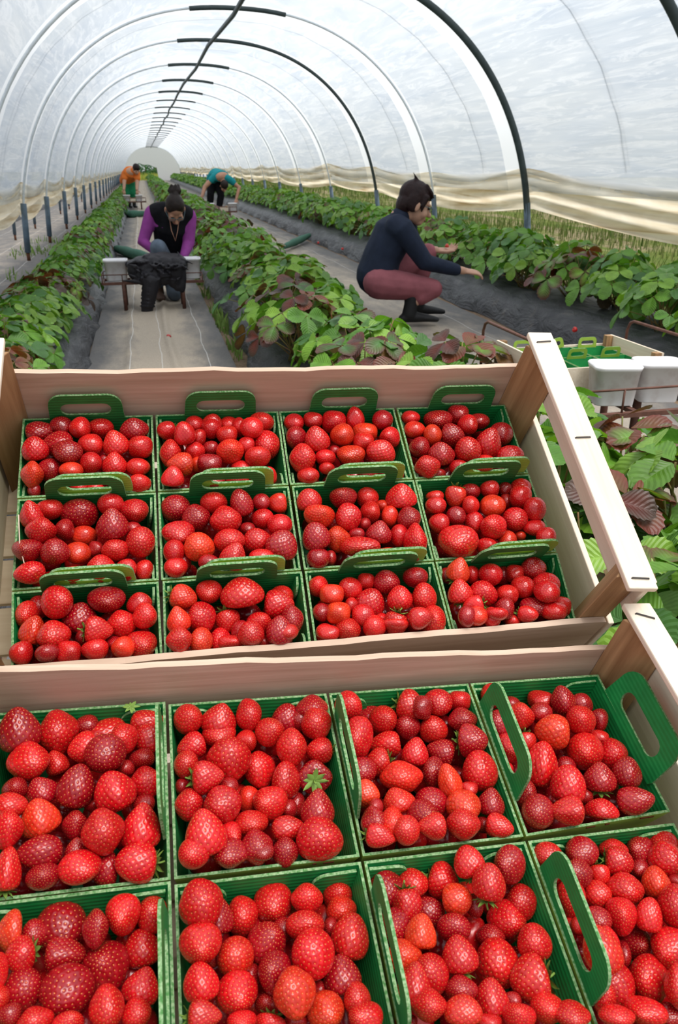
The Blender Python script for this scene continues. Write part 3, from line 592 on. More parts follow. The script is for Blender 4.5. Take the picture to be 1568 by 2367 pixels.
P = Of + np.einsum('nij,nj->ni', Rf, loc)

def berry_shape(seed, sub, with_seeds=True, nseed=205):
    rr = random.Random(seed); bm = bmesh.new(); bmesh.ops.create_icosphere(bm, subdivisions=sub, radius=1.0)
    V = np.array([v.co[:] for v in bm.verts]); F = [tuple(v.index for v in f.verts) for f in bm.faces]; bm.free()
    cone = rr.uniform(0.12, 0.42); lob = rr.uniform(0.0, 0.07); ph = rr.uniform(0, 6.28); nlob = rr.choice([2, 3, 3, 4]); pinch = rr.uniform(-0.05, 0.10); bend = rr.uniform(-0.10, 0.10)
    def warp(S):
        S = np.array(S); z = S[:, 2]; r = np.hypot(S[:, 0], S[:, 1]); a = np.arctan2(S[:, 1], S[:, 0])
        t = (z + 1) / 2
        k = 1.0 + cone * (0.34 - t) - cone * 0.45 * t * t + pinch * np.sin(PI * t) ** 2
        k *= 1 + lob * np.cos(nlob * a + ph) * np.sin(PI * np.clip(t, 0, 1)) + 0.03 * np.cos(a + 3 * t + ph)
        zz = np.where(z < -0.55, -0.55 + (z + 0.55) * 0.62, z)
        zz = zz - 0.16 * np.exp(-(r / 0.30) ** 2) * (z < 0) * -1
        O = np.stack([S[:, 0] * k + bend * (t - 0.4) ** 2 * 2, S[:, 1] * k, zz], 1)
        return O
    # seed lattice
    G = []
    for i in range(nseed):
        zz = 1 - 2 * (i + 0.5) / nseed; th = i * 2.399963 + ph; q = math.sqrt(1 - zz * zz)
        G.append((q * math.cos(th) + rr.gauss(0, .012), q * math.sin(th) + rr.gauss(0, .012), zz))
    G = np.array(G); G /= np.linalg.norm(G, axis=1)[:, None]
    dmin = np.full(len(V), 9.0)
    for i in range(0, len(V), 2048): dmin[i:i + 2048] = np.sqrt(((V[i:i + 2048, None] - G[None]) ** 2).sum(-1)).min(1)
    sp = 2 * math.sqrt(PI / nseed) * 0.55
    disp = 1 - 0.026 * np.exp(-(dmin / (sp * 0.42)) ** 2) + 0.012 * np.clip(dmin / sp, 0, 1)
    W = warp(V) * disp[:, None]
    mb = MB(); mb.add(W, F, 0)
    if with_seeds:
        C = warp(G * 0.982); C2 = warp(G * 0.985)
        for c, n_ in zip(C, G):
            n_ = n_ / np.linalg.norm(n_); up_ = np.array([0, 0, 1.0]) - n_ * n_[2]
            l = np.linalg.norm(up_); up_ = up_ / l if l > 1e-3 else np.array([1.0, 0, 0]); sd = np.cross(n_, up_)
            a, b_ = 0.044, 0.026
            mb.add([c + up_ * a, c + sd * b_, c - up_ * a, c - sd * b_, c + n_ * 0.022], [(0, 1, 4), (1, 2, 4), (2, 3, 4), (3, 0, 4)], 1)
    # widest half-extent to one
    allV = np.vstack(mb.v); ext = np.abs(allV).max(0); mb.v = [v / ext for v in mb.v]
    return mb

def calyx_shape(seed):
    rr = random.Random(seed); mb = MB(); n = rr.choice([8, 9, 10])
    for k in range(n):
        a = 2 * PI * k / n + rr.uniform(-.2, .2); L = rr.uniform(0.55, 0.85); w = rr.uniform(0.12, 0.19); lift = rr.uniform(0.1, 0.75)
        d = np.array([math.cos(a), math.sin(a), 0]); s = np.array([-math.sin(a), math.cos(a), 0]); V = []
        for t, ww in ((0.05, 0.5), (0.35, 1.0), (0.7, 0.75), (1.0, 0.05)):
            z = -0.80 - lift * 0.45 * t ** 1.6 + 0.04
            for q in (-1, 0, 1): V.append(d * L * t + s * w * ww * q + np.array([0, 0, z - 0.05 * (q == 0)]))
        mb.add(V, [(i * 3 + j, i * 3 + j + 1, i * 3 + j + 4, i * 3 + j + 3) for i in range(3) for j in range(2)])
    mb.tube([(0, 0, -0.82), (0.02, 0.03, -1.05), (0.1, 0.05, -1.25)], [0.07, 0.055, 0.05], 6)
    return mb
NV = 10
hi = [berry_shape(100 + i, 6).mesh('strawberry', [M['berry'], M['seed']]) for i in range(NV)]
low_mb = [berry_shape(200 + i, 5) for i in range(6)]
fill_mb = [berry_shape(300 + i, 4, True, 130) for i in range(3)]
cal_mb = [calyx_shape(i) for i in range(4)]; cal = [c.mesh('calyx', [M['calyx']]) for c in cal_mb]
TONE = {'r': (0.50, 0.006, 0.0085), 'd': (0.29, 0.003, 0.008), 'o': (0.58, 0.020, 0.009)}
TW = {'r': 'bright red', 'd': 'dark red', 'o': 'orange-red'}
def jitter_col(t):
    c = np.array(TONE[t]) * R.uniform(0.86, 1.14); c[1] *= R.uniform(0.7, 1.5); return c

shown = np.array([rp[i] if project(P[i])[1] < 2367 + 20 and project(P[i])[0] < 1568 + 15 else 0 for i in range(nB)])
order = np.argsort(-shown); single = set(int(i) for i in order[:300])
# rows for the labels: each basket's own single berries, sorted from the back wall to the front
ORD = ['first', 'second', 'third', 'fourth', 'fifth', 'sixth', 'seventh', 'eighth', 'ninth', 'tenth', 'eleventh', 'twelfth']
lab = {}
for key in BASK:
    idx = sorted((i for i in single if B[i]['k'] == key), key=lambda i: -loc[i][1])
    if not idx: continue
    nrow = max(1, round(len(idx) / 5.5)); rows = [list(a) for a in np.array_split(idx, nrow)]
    for r_, row in enumerate(rows):
        row.sort(key=lambda i: loc[i][0])
        for c_, i in enumerate(row):
            rn = 'in back row' if r_ == 0 and nrow > 1 else ('in front row' if r_ == nrow - 1 and nrow > 1 else 'in %s row' % ORD[r_])
            lab[i] = '%s%s strawberry, %s from left %s, %s basket' % ('leafy-topped ' if B[i]['g'] else '', TW[B[i]['tone']], ORD[c_], rn, BASK[key][5])

mass = MB()
for i, b in enumerate(B):
    to = -dirs[i] / np.linalg.norm(dirs[i]); r3 = np.cross(UP, to); r3 /= np.linalg.norm(r3); u3 = np.cross(to, r3)
    a = R.uniform(-0.35, 0.35); sx, sy = b['rx'] * D[i] / FPX, b['ry'] * D[i] / FPX; sm = (sx + sy) / 2
    if b['dir'] in '.G':
        ax = to if b['dir'] == '.' else -to
        ax = ax + r3 * R.uniform(-.45, .45) + u3 * R.uniform(-.45, .45) if b['dir'] == '.' else ax + u3 * 0.25
        S = (sx, sy, sm)
    else:
        dv = {'^': u3, 'v': -u3, '<': -r3, '>': r3}[b['dir']]; sd = {'^': r3, 'v': r3, '<': u3, '>': u3}[b['dir']]
        ax = dv + sd * R.uniform(-.35, .35) + to * R.uniform(0.05, 0.35)
        S = (sx, sm * 0.97, sy) if b['dir'] in '^v' else (sy, sm * 0.97, sx)
    ax = ax / np.linalg.norm(ax)
    x_ = r3 - ax * (ax @ r3)
    if np.linalg.norm(x_) < 0.3: x_ = u3 - ax * (ax @ u3)
    if b['dir'] in '<>': x_ = u3 - ax * (ax @ u3)
    x_ /= np.linalg.norm(x_); y_ = np.cross(ax, x_)
    Rm = np.stack([x_, y_, ax], 1)
    if i in single:
        o_ = link('strawberry', hi[R.randrange(NV)])
        o_.matrix_world = Matrix([[*(Rm[k] * np.array(S)), P[i][k]] for k in range(3)] + [[0, 0, 0, 1]])
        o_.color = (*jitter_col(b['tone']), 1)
        tag(o_, lab[i], 'strawberry', 'strawberries in the green baskets')
        if b['g']: link('calyx', cal[R.randrange(4)], o_)
    else:
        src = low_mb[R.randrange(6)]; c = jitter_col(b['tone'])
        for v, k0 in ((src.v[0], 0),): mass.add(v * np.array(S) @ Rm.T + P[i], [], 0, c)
        base = mass.n - len(src.v[0])
        nf = [f for f, m_ in zip(src.f, src.m) if m_ == 0]
        mass.f += [tuple(j + base for j in f) for f in nf]; mass.m += [0] * len(nf)
        sv = np.vstack(src.v[1:]); off = len(src.v[0]); mass.add(sv * np.array(S) @ Rm.T + P[i], [], 1, (1, 1, 1)); base = mass.n - len(sv) - off
        sf = [f for f, m_ in zip(src.f, src.m) if m_ == 1]; mass.f += [tuple(j + base for j in f) for f in sf]; mass.m += [1] * len(sf)
        if b['g']:
            cm = cal_mb[R.randrange(4)]; mass.add(np.vstack(cm.v) * np.array(S) @ Rm.T + P[i], cm.f, 2)
# lower layers between the berries, toned mostly dark to put shade into the gaps
for key, (fr, x0, x1, y0, y1, _w) in BASK.items():
    Rm_, o_ = FR[fr]; nx, ny = (4, 3) if fr == 'U' else (4, 5)
    for z in (-0.038,):
        for a in range(nx):
            for c in range(ny):
                r_ = R.uniform(0.0135, 0.0165); m = r_ + 0.012
                q = np.array([x0 + m + (x1 - x0 - 2 * m) * (a + R.uniform(-.15, .15) * 0) / (nx - 1), y0 + m + (y1 - y0 - 2 * m) * c / (ny - 1), z + R.uniform(-.004, .004)])
                src = fill_mb[R.randrange(3)]; T = np.array(Matrix.Rotation(R.uniform(0, 6), 3, Vector((R.gauss(0, 1), R.gauss(0, 1), R.gauss(0, 1))).normalized()))
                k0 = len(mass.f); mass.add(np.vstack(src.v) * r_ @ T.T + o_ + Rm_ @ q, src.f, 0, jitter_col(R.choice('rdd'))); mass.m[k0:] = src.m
mo = mass.build('strawberries', [M['berry_mass'], M['seed'], M['calyx']], None, True, True)
tag(mo, "remaining red strawberries filling the far crate's baskets and the lower layers", 'strawberries', None, 'stuff')

# scraps on the near crate
def scrap(name, key, q, label, sc_, seed):
    Rm_, o_ = FR[key]; cm = calyx_shape(seed); me = cm.mesh(name, [M['calyx']]); o = link(name, me)
    o.matrix_world = m4(Rm_ @ np.array([[sc_, 0, 0], [0, 0.35 * sc_ * 0 + sc_, 0], [0, 0, sc_]]), o_ + Rm_ @ np.array(q)); tag(o, label, 'leaf scrap'); return o
scrap('strawberry_calyx', 'L', (0.112, -0.006, 0.012), 'dried green calyx stuck on the near crate panel', 0.010, 31)
scrap('strawberry_calyx', 'L', (0.612, -0.040, 0.094), 'small pale green calyx lying on the near crate rail', 0.008, 32)
sp = MB(); Pq = [loc_ for loc_ in ((0.010, -0.140, 0.020), (0.013, -0.175, 0.020), (0.020, -0.207, 0.004))]
sp.tube(Pq, [(0.0012, 0.0006), (0.0016, 0.0006), (0.0008, 0.0005)], 6)
so = sp.build('wood_splinter', M['wood_side']); so.matrix_world = m4(RU, OU); tag(so, 'thin pale wood splinter lying on berries at the far crate left', 'splinter')

# low trestle that carries both crates
root = empty('crate_stand', (0.1, 0.65, 0)); tag(root, 'wooden trestle stand under the two strawberry crates', 'stand')
for key, yb in (('U', -0.30), ('L', -0.34)):
    Rm_, o_ = FR[key]; b = MB()
    P8 = [o_ + Rm_ @ np.array(p) for p in [(0.06, yb + .02, -0.130), (0.52, yb + .02, -0.130), (0.52, 0.0, -0.130), (0.06, 0.0, -0.130), (0.06, yb + .02, -0.1045), (0.52, yb + .02, -0.1045), (0.52, 0.0, -0.1045), (0.06, 0.0, -0.1045)]]
    b.hexa(P8); b.build('shelf_board', M['wood_slat'], root, sub=(0.1, 0.65, 0))
    for x in (0.10, 0.48):
        for y in (yb + 0.05, -0.04):
            t = o_ + Rm_ @ np.array((x, y, -0.131)); MB().box((t[0] - .015, t[1] - .015, 0.0), (t[0] + .015, t[1] + .015, t[2] - 0.006)).build('leg', M['wood_slat'], root, sub=(0.1, 0.65, 0))
# ================================================================== TUNNEL
XL0, XR0, ZTOP = -1.45, 3.90, 2.75
YEND = 78.0
HY = [5.1, 7.98, 10.64, 13.2, 16.2, 19.0]
while HY[-1] < YEND - 1.5: HY.append(HY[-1] + 2.75)
HY.append(YEND)
def shift(Y): return -min(max((Y - 8) * 0.03, -0.05), 0.38)
def arch(Y, th, grow=0.0):
    """point on the hoop line; th 0 = right foot, pi = left foot"""
    c, h = (XL0 + XR0) / 2, (XR0 - XL0) / 2 + grow; n = 2.3
    cs, sn = math.cos(th), math.sin(th)
    x = c + h * math.copysign(abs(cs) ** (2 / n), cs); z = (ZTOP + grow) * abs(sn) ** (2 / n)
    k = (x - XL0) / (XR0 - XL0)
    return np.array([x + shift(Y) * (k if k > 0 else 0), Y, z])
def th_at_z(z, right=True):
    t = math.asin(min(1, (z / ZTOP) ** 1.15)); return t if right else PI - t

# film
b = MB(); rows = []
ys = []
Yk = [3.3] + HY
for a, c in zip(Yk[:-1], Yk[1:]):
    n = 8 if a < 20 else 4
    ys += [a + (c - a) * i / n for i in range(n)]
for Yh in HY[:-1]: ys += [Yh + 0.03, Yh + 0.46]
ys.append(YEND); ys = sorted(set(round(y, 4) for y in ys))
NT = 56; V = []
tR, tL = th_at_z(0.82), th_at_z(0.70, False)
for Y in ys:
    k = max(i for i in range(len(Yk) - 1) if Yk[i] <= Y + 1e-6) if Y < YEND else len(Yk) - 2
    f = (Y - Yk[k]) / (Yk[k + 1] - Yk[k]); sag = -0.035 * math.sin(PI * min(max(f, 0), 1))
    for j in range(NT + 1):
        th = tR + (tL - tR) * j / NT
        p = arch(Y, th, 0.042 + sag + 0.006 * math.sin(j * 1.7 + Y * 3.1) * math.sin(PI * f)); V.append(p)
F = [(i * (NT + 1) + j, (i + 1) * (NT + 1) + j, (i + 1) * (NT + 1) + j + 1, i * (NT + 1) + j + 1) for i in range(len(ys) - 1) for j in range(NT)]
b.add(V, F)
for n_, q in enumerate(F):   # film takes the paler band material in a strip behind every hoop
    ym = (V[q[0]][1] + V[q[1]][1]) / 2
    if any(h_ + 0.03 < ym < h_ + 0.46 for h_ in HY[1:-1]): b.m[n_] = 1
o = b.build('ceiling', [M['film'], M['band']], None, True); tag(o, 'clear plastic film roof stretched over the tunnel hoops', 'film', None, 'structure')

# gathered beige skirts along both sides
def skirt(name, right, label):
    b = MB(); ny = 420; prof = 15; V = []
    for i in range(ny + 1):
        Y = 3.3 + (YEND - 3.3) * i / ny
        k = max(j for j in range(len(Yk) - 1) if Yk[j] <= Y + 1e-6) if Y < YEND else len(Yk) - 2
        f = (Y - Yk[k]) / (Yk[k + 1] - Yk[k]); sc_ = math.sin(PI * f)
        rk = random.Random(k * 7 + right); amp = rk.uniform(0.7, 1.3)
        if right:
            ZT = {0: 0.89, 1: 1.05, 2: 1.00, 3: 1.07}; ZB = {0: 0.50, 1: 0.665, 2: 0.58, 3: 0.69}
            g = lambda D_, j: D_.get(j, (1.09 if D_ is ZT else 0.70) + 0.05 * math.sin(j * 2.1))
            kk = k - 1; f_ = max(0.0, f) if kk >= 0 else 1.0
            zt = g(ZT, max(kk, 0)) * (1 - f_) + g(ZT, kk + 1) * f_ - 0.03 * sc_ * amp; zb = g(ZB, max(kk, 0)) * (1 - f_) + g(ZB, kk + 1) * f_ - 0.035 * sc_ * amp
        else:
            zt = 0.90 - 0.08 * sc_ * amp; zb = 0.56 - 0.13 * sc_ * amp - 0.04 * (k % 2)
        th = th_at_z(zt, right); pt = None
        for j in range(prof + 1):
            t = j / prof; z = zt + (zb - zt) * t
            fold = 0.034 * math.sin(t * 17 + 1.3 * math.sin(Y * 0.9 + k) + k) * (0.35 + 0.65 * sc_) * min(1, t * 5) + 0.012 * math.sin(t * 31 + Y * 2.2)
            base = arch(Y, th_at_z(max(z, 0.05), right), 0.05)
            V.append((base[0] + (fold - 0.02 * sc_) * (1 if right else -1), Y, z))
    F = [(i * (prof + 1) + j, i * (prof + 1) + j + 1, (i + 1) * (prof + 1) + j + 1, (i + 1) * (prof + 1) + j) for i in range(ny) for j in range(prof)]
    b.add(V, F); o = b.build(name, M['skirt'], None, True); tag(o, label, 'film', None, 'structure')
skirt('wall_right', True, 'gathered beige film skirt hanging along the right side of the tunnel')
skirt('wall_left', False, 'gathered beige film skirt hanging along the left side of the tunnel')

# end wall with a low opening
b = MB(); n = 40; V = []; F = []
def open_z(x): return 0.0 if x < -1.40 or x > 1.50 else max(0.05, 1.42 - 0.22 * abs(x - 0.0) - 0.05 * math.sin(x * 6))
for i in range(n + 1):
    x = XL0 + 0.02 + (XR0 - XL0 - 0.42) * i / n
    c, h = (XL0 + XR0 - 0.38) / 2, (XR0 - 0.38 - XL0) / 2; zt = ZTOP * (max(0, 1 - (abs(x - c) / h) ** 2.3)) ** (1 / 2.3)
    zo = min(open_z(x), zt)
    V += [(x, YEND + 0.05, zo), (x, YEND + 0.05, zt)]
b.add(V, [(2 * i, 2 * i + 2, 2 * i + 3, 2 * i + 1) for i in range(n)])
tag(b.build('wall_back', M['band']), 'film end wall with a low opening at the far end of the tunnel', 'film', None, 'structure')

# hoops
U1 = ['', 'first', 'second', 'third', 'fourth', 'fifth', 'sixth', 'seventh', 'eighth', 'ninth', 'tenth', 'eleventh', 'twelfth', 'thirteenth', 'fourteenth', 'fifteenth', 'sixteenth', 'seventeenth', 'eighteenth', 'nineteenth']
TENS = {2: 'twent', 3: 'thirt', 4: 'fort', 5: 'fift', 6: 'sixt', 7: 'sevent', 8: 'eight', 9: 'ninet'}
def ordw(n): return U1[n] if n < 20 else (TENS[n // 10] + 'ieth' if n % 10 == 0 else TENS[n // 10] + 'y-' + U1[n % 10])
Ordw = ['nearest'] + [ordw(n) for n in range(2, 60)]
for i, Y in enumerate(HY):
    dark = i <= 1 or i == 3
    root = empty('tunnel_hoop', (0, Y, 0)); far = Y > 24
    tag(root, '%s arched tunnel hoop on blue-grey posts, %s counting from the crates' % ('dark-sheathed' if dark else 'pale', Ordw[i]), 'hoop', 'arched hoops of the plastic tunnel')
    t0, t1 = th_at_z(0.55), th_at_z(0.50, False); pts = [arch(Y, t0 + (t1 - t0) * k / 60) for k in range(61)]
    MB().tube(pts, 0.015 if not far else 0.012, 8 if not far else 6).build('arch', M['hoop_pale'], root, True, sub=(0, Y, 0))
    if dark:   # dark sheathing on the right half of the hoop
        sp_ = [arch(Y, th_at_z(0.5) + (PI * 0.44 - th_at_z(0.5)) * k / 40, -0.004) for k in range(41)]
        MB().tube(sp_, 0.034 if i < 2 else 0.024, 10).build('sheath', M['hoop_dark'], root, True, sub=(0, Y, 0))
    # dark sleeve over the crown where the ridge pipe is clamped
    tc = PI / 2; pts = [arch(Y, tc + a, -0.004) for a in np.linspace(-0.20, 0.14, 9)]
    MB().tube(pts, 0.02 if far else 0.026, 6).build('crown_sleeve', M['hoop_dark'], root, True, sub=(0, Y, 0))
    for rt_ in (True, False):
        top = arch(Y, th_at_z(0.72 if rt_ else 0.66, rt_)); ft = arch(Y, th_at_z(0.02, rt_)); ft[2] = 0.10; ft[0] += 0.02 if rt_ else 0.01
        po = MB().tube([ft, (top + ft) / 2, top], 0.036, 8).build('post', M['post'], root, True, sub=(0, Y, 0))
        MB().tube([ft + np.array([0, 0, -0.11]), ft + np.array([0, 0, 0.03])], 0.022, 6).build('stake', M['stake'], po, True, sub=(0, Y, 0))
# ridge pipe
pts = []
for Y in [3.3] + HY:
    p = arch(Y, PI / 2, -0.055); pts.append(p + np.array([0.03 * math.sin(Y * 1.3), 0, -0.02]))
tag(MB().tube(pts, 0.026, 8).build('ridge_pipe', M['hoop_dark'], None, True), 'long dark ridge pipe running under the crown of the tunnel', 'pipe')
# tie ropes over the film between hoops
for i in range(0, 5):
    Y = (HY[i] + HY[i + 1]) / 2 - 0.35
    pts = [arch(Y, th_at_z(1.04) + (th_at_z(0.88, False) - th_at_z(1.04)) * k / 50, 0.012 + 0.022) for k in range(51)]
    tag(MB().tube(pts, 0.006, 5).build('tie_rope', M['post'], None, True), 'thin grey tie rope over the film after the %s hoop' % Ordw[i], 'rope', 'tie ropes over the tunnel film')
# second row of posts of the neighbouring tunnel on the left
for i in range(9):
    Y = 8.6 + i * 2.6
    root = empty('side_post', (-2.02, Y, 0)); tag(root, 'blue-grey post outside the left skirt, %s of the outer row' % Ordw[i].replace('nearest', 'first'), 'post', 'outer posts on the left')
    MB().tube([(0, 0, 0.09), (0.02, 0, 0.5), (0.0, 0, 0.95)], 0.026, 6).build('pipe', M['post'], root, True)
    MB().tube([(0, 0, -0.01), (0, 0, 0.1)], 0.018, 6).build('stake', M['stake'], root, True)
# drip line and twine
tag(MB().tube([(-1.18, 4, 0.05), (-1.2, 9, 0.045), (-1.19, 16, 0.05), (-1.2, 40, 0.05)], 0.012, 6).build('hose', M['sandbag'], None, True), 'thin green hose along the left posts', 'hose')

# ================================================================== GROUND
def sheet(name, x0, x1, y0, y1, z, nx, ny, mat, amp, label, cat, fn=None):
    V = []
    for i in range(ny + 1):
        for j in range(nx + 1):
            x, y = x0 + (x1 - x0) * j / nx, y0 + (y1 - y0) * i / ny
            zz = z + (fn(x, y) if fn else amp * (math.sin(x * 7 + y * 2.1) * math.sin(y * 1.7 + x) + 0.5 * math.sin(x * 19 + y * 5))); V.append((x, y, zz))
    b = MB(); b.add(V, [(i * (nx + 1) + j, i * (nx + 1) + j + 1, (i + 1) * (nx + 1) + j + 1, (i + 1) * (nx + 1) + j) for i in range(ny) for j in range(nx)])
    return tag(b.build(name, mat, None, True), label, cat, None, 'structure')
sheet('floor', -2.3, 3.75, -2.5, 80, -0.004, 40, 200, M['soil'], 0.004, 'bare brown soil between the beds and the ground covers', 'ground')
sheet('field_ground', 3.7, 45, -6, 110, 0.0, 30, 60, M['field'], 0, 'rough grass field outside the right side of the tunnel', 'ground', lambda x, y: 0.02 * math.sin(x * 1.3 + y * 0.4) + 0.02 * min(max(x - 6, 0), 12))
sheet('far_ground', -45, 3.75, 79, 150, 0.0, 20, 20, M['field'], 0, 'grassy ground beyond the far end of the tunnel', 'ground', lambda x, y: 0.006 * (y - 79))
M['fab1'] = fabric_mat('grey_aisle_fabric', 0.95, -0.40, 0.43, [-0.16, 0.02, 0.29])
M['fab2'] = fabric_mat('grey_side_aisle_fabric', 0.55, 1.33, 2.45, [1.62, 2.18])
M['fab3'] = fabric_mat('grey_outer_fabric', 0.22, -2.6, -1.15, [-1.45, -1.9, -2.4])
def folds1(x, y):
    return 0.024 * math.exp(-((x - 0.12 - 0.05 * math.sin(y * 0.8)) / 0.022) ** 2) + 0.018 * math.exp(-((x + 0.17 + 0.01 * math.sin(y)) / 0.03) ** 2) + 0.003 * math.sin(y * 3 + x * 9)
sheet('aisle_groundcover', -0.405, 0.43, -1.5, 78, 0.010, 60, 360, M['fab1'], 0, 'grey woven ground cover trodden with soil along the middle aisle', 'ground cover', folds1)
sheet('aisle_groundcover', 1.34, 2.42, -1.5, 78, 0.010, 30, 360, M['fab2'], 0.003, 'grey woven ground cover along the right aisle', 'ground cover')
sheet('outer_groundcover', -14, -1.12, -2, 70, 0.006, 40, 100, M['fab3'], 0.006, 'grey woven ground cover outside the left posts', 'ground cover')
def bed(name, xc, hw, y0, y1, h, label):
    ny = 340; prof = [(-1.0, 0.0), (-0.92, 0.45), (-0.78, 0.85), (-0.5, 1.0), (0, 1.03), (0.5, 1.0), (0.78, 0.85), (0.92, 0.45), (1.0, 0.0)]; V = []
    for i in range(ny + 1):
        y = y0 + (y1 - y0) * i / ny
        for j, (a, c) in enumerate(prof):
            wob = 0.018 * math.sin(y * 5.3 + j * 1.9 + xc) + 0.012 * math.sin(y * 11.0 + j * 3.1)
            V.append((xc + hw * a + wob * (0.6 if 0 < j < 8 else 1.0), y, max(-0.004, h * c + 0.012 * math.sin(y * 7 + j * 2.3) * (c > 0))))
    m = len(prof); b = MB(); b.add(V, [(i * m + j, i * m + j + 1, (i + 1) * m + j + 1, (i + 1) * m + j) for i in range(ny) for j in range(m - 1)])
    return tag(b.build(name, M['mulch'], None, True), label, 'mulch film', None, 'structure')
BEDS = {'left': (-0.74, 0.34), 'middle': (0.93, 0.42), 'right': (2.92, 0.44), 'outer': (-3.1, 0.42)}
bed('mulch_bed', *BEDS['left'], -1.8, 77.5, 0.13, 'black plastic mulch over the left strawberry bed')
bed('mulch_bed', *BEDS['middle'], -1.8, 77.5, 0.15, 'black plastic mulch over the middle strawberry bed')
bed('mulch_bed', *BEDS['right'], -1.8, 77.5, 0.20, 'wrinkled black plastic mulch over the right strawberry bed')
bed('mulch_bed', *BEDS['outer'], 4.0, 40, 0.15, 'black plastic mulch over the bed outside the left posts')

# ================================================================== PLANTS
def leaflet(mb, base, dirv, nrm, L, W, tint, fold, curl, uvs, res=11, teeth=True, rim=None):
    d = dirv / np.linalg.norm(dirv); n = nrm - d * (nrm @ d); n /= np.linalg.norm(n) + 1e-9; s = np.cross(d, n)
    V = []; cols = (-1.0, -0.62, -0.28, 0.0, 0.28, 0.62, 1.0)
    for i in range(res + 1):
        t = i / res
        w = W * ((1 - (1 - t / 0.58) ** 1.7) ** 0.85 if t < 0.58 else math.sqrt(max(0.0, 1 - ((t - 0.58) / 0.435) ** 2)))
        if i == 0: w = W * 0.06
        for c in cols:
            q = c * w
            if teeth and abs(c) == 1.0: q *= 1.045 if i % 2 else 0.95
            z = fold * abs(c) * w - curl * L * t * t + 0.009 * L * math.cos(t * 24 - abs(c) * 6) * (abs(c) > 0.1) * (abs(c) < 0.9) - 0.25 * abs(c) ** 3 * w * fold
            tt = t * L + (0.03 * L if teeth and abs(c) == 1.0 and i % 2 else 0)
            V.append(base + d * tt + s * q + n * z); uvs.append((c, t, 0))
    m = len(cols)
    mb.add(V, [(i * m + j, i * m + j + 1, (i + 1) * m + j + 1, (i + 1) * m + j) for i in range(res) for j in range(m - 1)], 0, np.tile(tint, (len(V), 1)) if rim is None else np.array([np.asarray(tint) * (1 - k) + np.asarray(rim) * k for k in (min(1.0, max(0.0, 1.25 * max(abs(u_[0]) ** 1.5, u_[1] ** 2) - 0.12)) for u_ in uvs[-len(V):])]))

GREENS = [(0.115, 0.26, 0.026), (0.085, 0.21, 0.026), (0.17, 0.33, 0.035), (0.06, 0.165, 0.034), (0.135, 0.285, 0.05), (0.19, 0.34, 0.04)]
REDS = [(0.15, 0.030, 0.020), (0.105, 0.038, 0.032), (0.15, 0.075, 0.028), (0.075, 0.045, 0.032)]
def make_plant(seed, nleaf, spread, height, leafL, redness, res, teeth=True):
    rr = random.Random(seed); fm = MB(); sm = MB(); uvs = []
    for k in range(nleaf):
        az = 2.399963 * k + rr.uniform(-.4, .4); q = ((k + 0.5) / nleaf) ** 0.62
        rad = spread * q * rr.uniform(0.85, 1.12); z = height * (1 - 0.62 * q * q) * rr.uniform(0.82, 1.1)
        end = np.array([math.cos(az) * rad, math.sin(az) * rad, z]); st = np.array([rr.uniform(-.04, .04), rr.uniform(-.04, .04), 0.0])
        mid = st * 0.45 + end * 0.55 + np.array([0, 0, 0.18 * z])
        o_ = np.array([math.cos(az), math.sin(az), 0.0]); sm.tube([st, mid, end], [0.0032, 0.0026, 0.002], 5)
        tilt = 0.25 + 0.75 * q + rr.uniform(-.25, .25)
        nrm = np.array([0, 0, 1.0]) * math.cos(tilt) + o_ * math.sin(tilt) + np.array([rr.uniform(-.25, .25), rr.uniform(-.25, .25), 0])
        nrm /= np.linalg.norm(nrm)
        fwd = o_ * math.cos(tilt) - np.array([0, 0, 1.0]) * math.sin(tilt) * 0.8; fwd -= nrm * (fwd @ nrm); fwd /= np.linalg.norm(fwd); sd = np.cross(nrm, fwd)
        isred = rr.random() < redness; full = rr.random() < 0.5
        rim = np.array(REDS[rr.randrange(4)]) * rr.uniform(0.8, 1.2) if isred else None
        t = np.array(REDS[rr.randrange(4)] if isred and full else GREENS[rr.randrange(6)]) * rr.uniform(0.85, 1.2)
        L = leafL * rr.uniform(0.78, 1.15)
        for ang, sc_ in ((0, 1.0), (1.55, 0.92), (-1.55, 0.92)):
            a = ang + rr.uniform(-.18, .18); dv = fwd * math.cos(a) + sd * math.sin(a)
            leaflet(fm, end + dv * 0.006, dv, nrm + dv * rr.uniform(-.1, .25), L * sc_, L * 0.42 * sc_, t * rr.uniform(0.92, 1.08), rr.uniform(0.15, 0.6), rr.uniform(0.0, 0.28), uvs, res, teeth, rim)
    fme = fm.mesh('foliage', [M['leaf']], True, True); a = fme.attributes.new('leafuv', 'FLOAT_VECTOR', 'POINT'); a.data.foreach_set('vector', np.array(uvs).ravel())
    return fme, sm.mesh('stem', [M['stem']], True), fm, uvs
near_g = [make_plant(10 + i, 24, 0.27, 0.30, 0.092, 0.05, 13) for i in range(4)]
near_r = [make_plant(20 + i, 26, 0.27, 0.28, 0.088, 0.62, 13) for i in range(3)]
mid_g = [make_plant(30 + i, 30, 0.30, 0.31, 0.080, 0.03, 7) for i in range(4)]
mid_r = [make_plant(40 + i, 30, 0.29, 0.29, 0.078, 0.45, 7) for i in range(3)]
far_g = [make_plant(50 + i, 26, 0.31, 0.31, 0.088, 0.03, 3, False) for i in range(2)]
far_r = [make_plant(60 + i, 26, 0.30, 0.29, 0.086, 0.30, 3, False) for i in range(2)]
far_spots = []
RP = random.Random(77)
